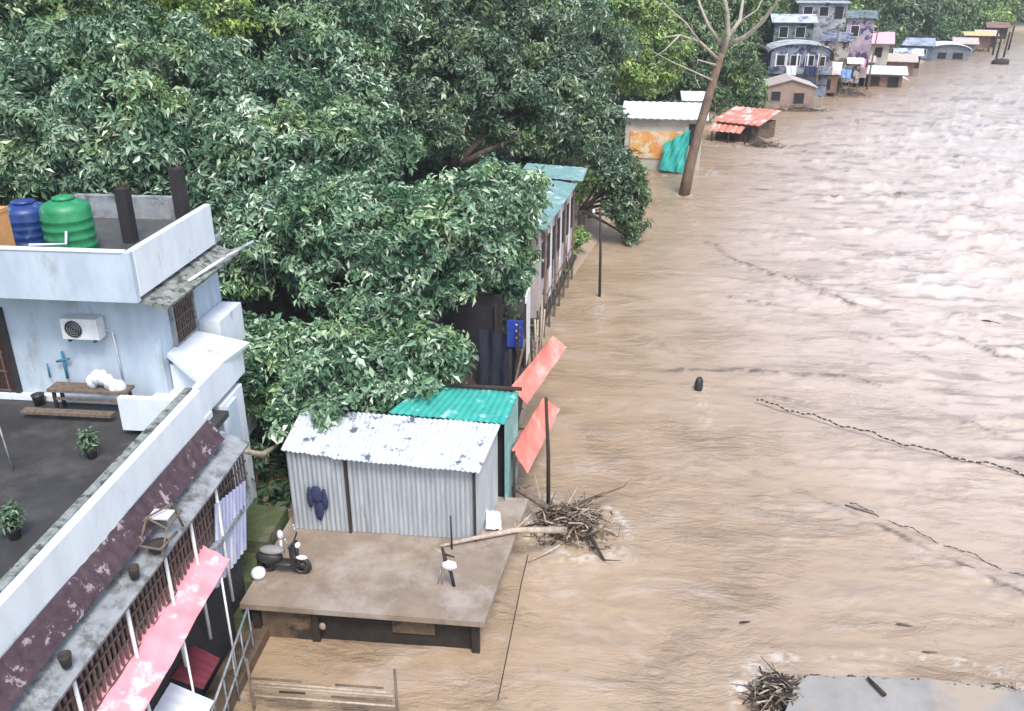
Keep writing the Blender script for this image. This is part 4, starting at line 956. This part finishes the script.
# ------------------------------------------------------------------ houses along the river
def house(name, label, base, wd, dp, ht, rz, wm, roofkind, rm, z0=-.4, over=.35, openings=(), stilts=0., rise=.8, group=None, cat='house', roof_th=.10, extra=None):
    """front-left corner at base; u along the front, v away from the viewer"""
    bx, by = base[0], base[1]; M = Matrix.Translation((bx, by, 0)) @ Matrix.Rotation(rz, 4, 'Z')
    t = thing(name, label, cat, (bx, by, 0), group)
    def tr(mb): mb.v = [tuple(M @ Vector(v)) for v in mb.v]; return mb
    zb = z0+stilts
    tr(MB().box(0, wd, 0, dp, zb, ht)).build('wall', wm, t)
    if stilts:
        n = max(2, int(wd/1.1))
        for i in range(n+1):
            for v in (0.05, dp-.2): tr(MB().box(i*(wd-.15)/n, i*(wd-.15)/n+.13, v, v+.13, z0-1, zb-.003)).build('stilt', wood, t)
    if roofkind == 'flat':
        tr(MB().slab([(-over, -over, ht+.12), (wd+over, -over, ht+.12), (wd+over, dp+over, ht+.14+rise*.0), (-over, dp+over, ht+.14)], roof_th)).build('roof', rm, t)
    elif roofkind == 'shed':      # slopes up to the back
        tr(MB().sheet((-over, -over, ht+.08), (wd+over, -over, ht+.08), (wd+over, dp+over, ht+.08+rise), (-over, dp+over, ht+.08+rise), int(wd*16), 3, .02, int(wd*2.5), th=.05)).build('roof', rm, t)
    elif roofkind == 'gable':     # ridge runs front to back
        for s in (0, 1):
            xa = -over if s == 0 else wd+over
            tr(MB().slab([(xa, -over, ht+.02), (wd/2, -over, ht+rise), (wd/2, dp+over, ht+rise), (xa, dp+over, ht+.02)], .08)).build('roof', rm, t)
        for y_ in (.01, dp-.01): tr(MB().add([(0, y_, ht), (wd, y_, ht), (wd/2, y_, ht+rise-.1)], [(0, 1, 2)])).build('gable', wm, t)
    elif roofkind == 'ridge':     # ridge parallel to the front
        for s in (0, 1):
            ya = -over if s == 0 else dp+over
            tr(MB().slab([(-over, ya, ht+.02), (wd+over, ya, ht+.02), (wd+over, dp/2, ht+rise), (-over, dp/2, ht+rise)], .08)).build('roof', rm, t)
        for x_ in (wd-.01, .01): tr(MB().add([(x_, 0, ht), (x_, dp, ht), (x_, dp/2, ht+rise-.1)], [(0, 1, 2)])).build('gable', wm, t)
    elif roofkind == 'arch':
        n = 10; vs = []; 
        for k in range(n+1):
            a = math.pi*k/n; x = wd/2-(wd/2+over)*math.cos(a); z = ht+.03+rise*math.sin(a)
            vs += [(x, -over, z), (x, dp+over, z), (x, -over, z-.1), (x, dp+over, z-.1)]
        fs = []
        for k in range(n):
            i = 4*k; fs += [(i, i+4, i+5, i+1), (i+2, i+3, i+7, i+6), (i, i+2, i+6, i+4), (i+1, i+5, i+7, i+3)]
        tr(MB().add(vs, fs)).build('roof', rm, t)
        g = [(wd/2-(wd/2)*math.cos(math.pi*k/n), .01, ht+(rise-.1)*math.sin(math.pi*k/n)) for k in range(n+1)]
        tr(MB().add(g, [tuple(range(n+1))])).build('gable', wm, t)
    for (face, u0, u1, v0, v1, kind) in openings:
        fr = {'door': wood, 'window': white_paint, 'hole': wm, 'dark': dark_wood}[kind]
        o_ = .05; q = MB(); pn = MB(); th = .06
        def bx_(mb, a, b, c, d, e0, e1):
            if face == 'front': mb.box(a, b, -e1, -e0, c, d)
            else: mb.box(wd+e0, wd+e1, a, b, c, d)
        bx_(q, u0-th, u0, v0-th, v1+th, .003, o_); bx_(q, u1, u1+th, v0-th, v1+th, .003, o_); bx_(q, u0, u1, v1, v1+th, .003, o_); bx_(q, u0, u1, v0-th, v0, .003, o_)
        bx_(pn, u0, u1, v0, v1, .004, .02)
        wo = tr(q).build('door' if kind == 'door' else 'window', fr, t); tr(pn).build('pane', dark_in, wo)
    if extra: extra(t, tr, wd, dp, ht)
    return t
# white-roofed house with orange wall
def ex(t, tr, wd, dp, ht):
    tr(MB().box(.35, 3.9, -.06, -.003, .75, 2.55)).build('painted_wall', mural, t)
    tr(MB().box(3.95, 4.18, -.04, -.003, .8, 2.9)).build('shutter', mat('pale_shutter', (.45, .48, .45)), t)
    tr(MB().box(4.2, 4.9, -.05, -.041, 1.7, 3.1)).build('door', dark_in, t)
house('white_roofed_house', 'house with a bright white roof and an orange painted wall left of the bare tree', (1.45, 61.2), 5.1, 3.2, 3.35, R(-4), cream, 'shed', white_roof, z0=-.4, over=.35, rise=.55, extra=ex)
a, b, c, d = ony(664, 144, 60.7), ony(691, 129, 60.6), ony(684, 173, 59.6), ony(659, 170, 59.9)
tag(MB().sheet(a, b, c, d, 24, 24, .05, 3, noise=.12).build('tarpaulin', mat('teal_tarpaulin', (.03, .40, .33), (.02, .28, .24), 2, .6, .3)), 'draped teal tarpaulin hanging on the right front of the white roofed house', 'tarpaulin')
tag(MB().sheet(ony(223, 92, 32), ony(243, 96, 32), ony(243, 128, 31.5), ony(226, 130, 31.5), 14, 14, .03, 2, noise=.1).build('tarpaulin', skyblue), 'scrap of blue tarpaulin glimpsed between the trees at upper left', 'tarpaulin')
# little roofs glimpsed in the wood
for px, py, Y, wpx, lb in ((403, 72, 41, 20, 'small white tin roof peeping through the trees near the top centre'), (496, 88, 43, 20, 'faint pale roof glimpsed in dark foliage right of centre')):
    while ony(px, py, Y).z - tz(ony(px, py, Y).x, Y) > 2.4: Y += 1
    p = ony(px, py, Y); w_ = wpx*Y/F*1.05
    house('hut', lb, (p.x, p.y), w_, 1.6, p.z-.1, 0, cream, 'shed', white_roof, z0=tz(p.x, p.y)-.2, over=.15, rise=.25, group='huts glimpsed among the trees')
house('small_hut', 'tiny white roofed hut just behind the bare trunk', (6.8, 80), 1.8, 2.0, 1.9, 0, cream, 'shed', white_roof, over=.2, rise=.5)
# red-roof shack
patched = mat('patched_roof', (.52, .56, .60), (.34, .37, .42), .9, .6, .2, c3=(.12, .12, .15), s3=.9, t3=(.54, .6))
def ex(t, tr, wd, dp, ht):
    tr(MB().sheet((-.2, -1.1, ht-.55), (wd*.75, -1.1, ht-.5), (wd*.75, -.2, ht-.1), (-.2, -.2, ht-.1), 30, 3, .04, 6)).build('porch_roof', red_roof, t)
    for x in (.1, 1.5, 2.9): tr(MB().box(x, x+.1, -1.05, -.95, -1, ht-.6)).build('post', dark_wood, t)
house('red_roofed_shack', 'low shack with a sagging red and pink tin roof right of the bare tree', (8.9, 73), 3.4, 3.6, 1.35, R(-32), mudwall, 'shed', red_roof, over=.3, rise=.65, openings=[('front', .8, 1.6, .1, 1.1, 'dark'), ('front', 2.3, 2.9, .1, 1.1, 'dark')], extra=ex)
sticks('heap of wreckage floating at the foot of the red roofed shack', 12.3, 70.3, .5, .8, .5, .3, 90, 1.3, 12)
# brown hall
house('brown_hall', 'brown plastered building with two dark square openings standing in the water', (15.3, 89.6), 4.5, 4.2, 2.05, R(-2), hall_w, 'gable', mat('dusty_roof', (.50, .44, .40), (.40, .35, .32)), over=.2, rise=.75, openings=[('front', .5, 1.35, .75, 1.6, 'hole'), ('front', 2.6, 3.55, .5, 1.5, 'hole'), ('side', .8, 1.8, .5, 1.4, 'hole')])
def ex(t, tr, wd, dp, ht):
    for k in range(5): tr(MB().box(.35+k*1.05, .5+k*1.05, -.9, -.75, 2.6, ht-.05)).build('column', white_paint, t)
    tr(MB().box(-.3, wd+.2, -1.0, -.003, 2.35, 2.58)).build('balcony_floor', tealgrey, t)
    tr(MB().box(-.3, wd+.2, -1.0, -.92, 2.582, 3.05)).build('railing', bluegrey, t)
house('arched_house', 'two storey blue grey house with an arched white roof behind the brown hall', (16.9, 98.5), 5.9, 4.2, 4.4, R(-3), bluegrey, 'arch', patched, over=.3, rise=.9, openings=[('front', .6, 1.4, 3.1, 4.1, 'window'), ('front', 2.0, 2.9, 3.1, 4.1, 'window'), ('front', 3.5, 4.3, 3.1, 4.1, 'window'), ('front', 4.8, 5.4, 3.1, 4.0, 'window'), ('front', 1.0, 2.0, .5, 1.9, 'dark')], extra=ex)
house('upper_house', 'teal grey house with a pale roof standing highest behind the arched house', (18.9, 110), 4.3, 4, 6.6, R(-3), tealgrey, 'ridge', patched, over=.4, rise=.8, openings=[('front', .6, 1.5, 5.0, 6.1, 'window'), ('front', 2.4, 3.4, 5.0, 6.1, 'window'), ('side', .8, 2, 5, 6.1, 'window')])
house('stilt_house', 'tall beige stained house on many stilts over the river', (22.6, 101.5), 2.6, 7, 5.2, R(-14), beige, 'shed', bluegrey, over=.3, rise=.7, stilts=1.6, openings=[('front', .5, 1.2, 3.4, 4.5, 'dark'), ('side', .6, 1.4, 2.0, 3.2, 'dark'), ('side', 2.4, 3.2, 2.0, 3.2, 'dark'), ('side', 4.2, 5.0, 2.0, 3.2, 'dark'), ('side', .6, 1.6, 3.9, 4.8, 'window'), ('side', 3.0, 4.2, 3.9, 4.8, 'window')])
house('stilt_house', 'taller brown and violet stilt house with a stacked top storey left of the pink roof', (26.0, 106.5), 2.8, 5, 7.2, R(-14), mat('violet_brown_wall', (.30, .22, .27), (.46, .40, .44), 1.1, .9, .2, c3=(.07, .05, .13), s3=1, t3=(.5, .56)), 'shed', tealgrey, over=.3, rise=.6, stilts=1.5, openings=[('front', .5, 1.3, 5.4, 6.5, 'window'), ('side', .6, 1.6, 5.4, 6.5, 'window'), ('side', .6, 1.4, 3.0, 4.2, 'dark'), ('side', 2.6, 3.6, 3.0, 4.2, 'dark'), ('side', 2.6, 3.6, 5.2, 6.3, 'dark')])
house('grey_house', 'grey white top storey showing over the stilt houses at the top edge', (22.5, 116), 5.5, 4, 8.4, R(-8), mat('pale_grey_wall', (.46, .48, .50), (.20, .21, .24), 1.2, .9, .2, c3=(.08, .08, .10), s3=.9, t3=(.52, .6)), 'flat', patched, openings=[('front', .6, 1.6, 7.0, 8.0, 'window'), ('front', 2.4, 3.4, 7.0, 8.0, 'window'), ('front', 4.2, 5.0, 6.8, 8.0, 'dark')])
house('pink_roofed_house', 'house with a bright pink roof behind the white roofed boathouse', (30.4, 117), 3.4, 4, 3.9, R(-12), cream, 'ridge', pink_roof, over=.5, rise=1.2, openings=[('front', .5, 1.2, 2.4, 3.4, 'dark'), ('front', 1.8, 2.6, 2.4, 3.4, 'dark'), ('side', 1, 2, 2.2, 3.3, 'dark')])
house('boathouse', 'low dark boathouse with a pale roof at the tip of the first row of houses', (29.3, 107.2), 3.6, 3.6, 1.45, R(-10), rust, 'ridge', mat('pale_green_roof', (.5, .56, .54), (.62, .64, .62)), over=.5, rise=.7, openings=[('front', .4, 1.2, .2, 1.1, 'dark'), ('front', 2.2, 3.2, .1, 1.1, 'dark')])
m = MB(); q = [ony(893, 72, 110), ony(905, 78, 109)]; 
tag(MB().slab([q[0]+Vector((-1.6, 1.2, .6)), q[0]+Vector((-.3, -1, .0)), q[1]+Vector((.2, -1, -.1)), q[1]+Vector((-.6, 1.2, .5))], .08).build('roof_sheet', white_roof), 'loose white roof sheet leaning off the boathouse end', 'roof sheet')
house('blue_hut', 'small navy blue hut with white trim at the waterline right of the pink roof', (41.5, 137), 4.0, 4, 2.1, R(-12), mat('navy_wall', (.06, .08, .13), (.13, .16, .22)), 'ridge', mat('blue_white_roof', (.40, .44, .50), (.16, .2, .28), .8), over=.3, rise=.9, openings=[('front', .6, 1.4, .6, 1.6, 'window'), ('front', 2.4, 3.2, .6, 1.6, 'window')])
house('white_hut', 'low hut with a rounded white roof beside the navy blue hut', (46.0, 138.5), 5.0, 4.5, 1.35, R(-8), mat('slate_wall', (.12, .14, .17), (.2, .22, .26)), 'arch', white_roof, over=.3, rise=.9, openings=[('front', 1, 2, .3, 1.0, 'dark'), ('front', 3, 4.2, .3, 1.0, 'dark')])
def ex(t, tr, wd, dp, ht):
    for x in (0, wd-.15):
        tr(MB().box(x, x+.15, -.8, -.65, -1, ht)).build('post', dark_wood, t)
house('stilt_hut', 'small brown stilt hut with a cream awning far along the river', (56.0, 153), 3.2, 3.2, 2.3, R(-10), rust, 'shed', yellow, over=.7, rise=.3, stilts=1.0, openings=[('front', .6, 1.4, 1.2, 2.0, 'dark')], extra=ex)
house('stilt_hut', 'tiny dark hut on posts nearest the bend of the river', (64.5, 168), 3.0, 3, 2.6, R(-10), dark_wood, 'ridge', rust, over=.4, rise=.8, stilts=1.2, openings=[('front', .8, 1.6, 1.4, 2.2, 'dark')])
for i, (px, py, h) in enumerate(((1000, 64, 1.2),)):
    b = onz(px, py, 0); t = thing('rock', 'dark low snag sticking from the river by the far huts', 'snag', b); MB().blob((b.x, b.y, .1), (1.2, .7, .6), 12, 8, .2).build('body', dark_wood, t)
for i, (px, py) in enumerate(((995, 62), (1003, 58), (1008, 50), (992, 55))):
    b = onz(px, py, 0); t = thing('post', None, 'post', b, 'far mooring posts'); t['label'] = 'thin dark mooring post in the water beyond the last stilt huts'
    MB().tube([b+Vector((0, 0, -1)), b+Vector((.2, 0, 3.6))], .14, 6).build('shaft', dark_wood, t)
# vegetation and clutter between the houses
for px, py, Y, rr, lb, sd in ((748, 72, 96, 13, 'dense green bush left of the arched house', 301), (756, 98, 88, 7, 'small bush at the left wall of the brown hall', 302), (838, 22, 118, 9, 'shrub growing between the top storeys of the river houses', 303),
                              (850, 84, 108, 6, 'scrubby bush under the pink roofed house', 304), (893, 34, 130, 9, 'dark bush right of the pink roofed house', 305), (945, 32, 150, 9, 'round bush behind the white roofed hut', 306), (718, 92, 84, 8, 'bush between the bare trunk and the red roofed shack', 307), (776, 8, 118, 9, 'shrub above the teal grey upper house', 308)):
    bush(lb, [(px, py, Y, rr), (px-rr*.7, py+rr*.3, Y-.6, rr*.7), (px+rr*.7, py+rr*.2, Y+.5, rr*.7)], leaf_far, sd, .42, 14)
house('lean_to', 'rusty lean to shed squeezed right of the arched house', (22.0, 98.6), 1.9, 2.4, 2.2, R(-10), rust, 'shed', mat('dusty_roof', (.50, .44, .40)), over=.25, rise=.5, stilts=.8, openings=[('front', .4, 1.2, .8, 1.7, 'dark')])
house('lean_to', 'pale boarded lean to between the two tall stilt houses', (25.2, 102.4), 1.8, 2.2, 2.9, R(-14), beige, 'shed', white_roof, over=.25, rise=.4, stilts=1.4, openings=[('front', .4, 1.1, 1.6, 2.4, 'dark')])
house('lean_to', 'low grey lean to at the foot of the pink roofed house', (28.3, 110.5), 2.2, 2.2, 2.3, R(-12), bluegrey, 'shed', mat('dusty_roof', (.50, .44, .40)), over=.3, rise=.5, openings=[('front', .5, 1.5, 1.0, 1.9, 'dark')])
dusty = MATS['dusty_roof']
for x, y, wd_, h, wm_, rm_, lb in ((34.5, 118.5, 3.0, 1.7, rust, dusty, 'low rusty hut with a dusty roof just past the boathouse'), (38.0, 127.5, 3.0, 1.6, dark_wood, patched, 'low dark hut left of the navy blue hut'),
                                   (51.6, 145.5, 2.8, 1.7, tealgrey, dusty, 'low grey green hut right of the rounded white roof'), (60.3, 161, 2.8, 1.8, dark_wood, dusty, 'low dark hut between the two far stilt huts')):
    house('low_hut', lb, (x, y), wd_, 3, h, R(-12), wm_, 'ridge', rm_, over=.4, rise=.8, openings=[('front', .6, 1.3, .4, 1.2, 'dark')])
for x, y, h, lb in ((23.6, 100.6, 7.0, 'leaning wooden pole before the beige stilt house'), (21.2, 96.5, 5.6, 'wooden pole at the right corner of the arched house'), (28.6, 104.6, 6.4, 'wooden pole right of the violet stilt house')):
    t = thing('utility_pole', lb, 'pole', (x, y, 0)); MB().tube([(x, y, -1), (x+.25, y, h)], [.11, .07], 7).build('shaft', wood, t); MB().tube([(x-.5, y, h-.5), (x+.9, y, h-.35)], .045, 6).build('crossarm', dark_wood, t)
for k, (x, y, z, m_, lb) in enumerate(((23.4, 99.7, 3.4, cloth_w, 'white washing hung on the front of the beige stilt house'), (24.6, 100.4, 2.6, skyblue, 'blue cloth hung low on the beige stilt house'), (27.2, 105.3, 3.2, pink_tarp, 'pink cloth hung on the violet stilt house'), (18.3, 97.2, 3.2, cloth_w, 'white washing over the rail of the arched house'), (20.2, 97.2, 3.2, navy, 'dark washing over the rail of the arched house'))):
    tag(MB().sheet((x, y, z), (x+1.1, y, z-.05), (x+1.05, y-.1, z-.95), (x+.05, y-.1, z-.85), 12, 8, .04, 2, noise=.04).build('washing', m_), lb, 'washing')
# wreckage along the house row
sticks('wreckage washed against the base of the brown hall', 18.2, 88.4, .5, 1.6, .4, .3, 120, 1.4, 14)
sticks('wreckage lodged under the beige stilt house', 25.6, 100.5, .5, 1.4, 1.6, .3, 140, 1.6, 15)

# ------------------------------------------------------------------ haze
hm = bpy.data.materials.new('haze'); hm.use_nodes = True; N = hm.node_tree.nodes; N.clear()
hv = N.new('ShaderNodeVolumePrincipled'); ho = N.new('ShaderNodeOutputMaterial'); hv.inputs['Color'].default_value = (.85, .90, .95, 1); hv.inputs['Density'].default_value = .00045
hm.node_tree.links.new(hv.outputs[0], ho.inputs['Volume'])
tag(MB().box(-300, 920, -40, 720, -3, 34).build('haze', hm), None, None, kind='stuff')

rs = random.Random(4)
for k, (px, py, L, a) in enumerate(((861, 510, .8, -.5), (745, 622, .25, .2), (905, 625, .35, -.1), (990, 322, .8, -.25), (930, 652, .3, .05))):
    b = onz(px, py, .05); t = MB(); d = Vector((math.cos(a), math.sin(a), 0))*L*.5
    t.tube([b-d, b-d*.3+Vector((rs.uniform(-.05, .05), rs.uniform(-.05, .05), .03)), b+d*.4, b+d], [.012+.012*L, .02+.016*L, .015+.014*L, .006], 6)
    o = t.build('driftwood', dark_wood if k % 2 else wood)
    tag(o, ('small piece of driftwood floating loose on the open flood water' if k else 'longest dark driftwood stick floating between the two ropes'), 'driftwood', 'loose driftwood on the river')
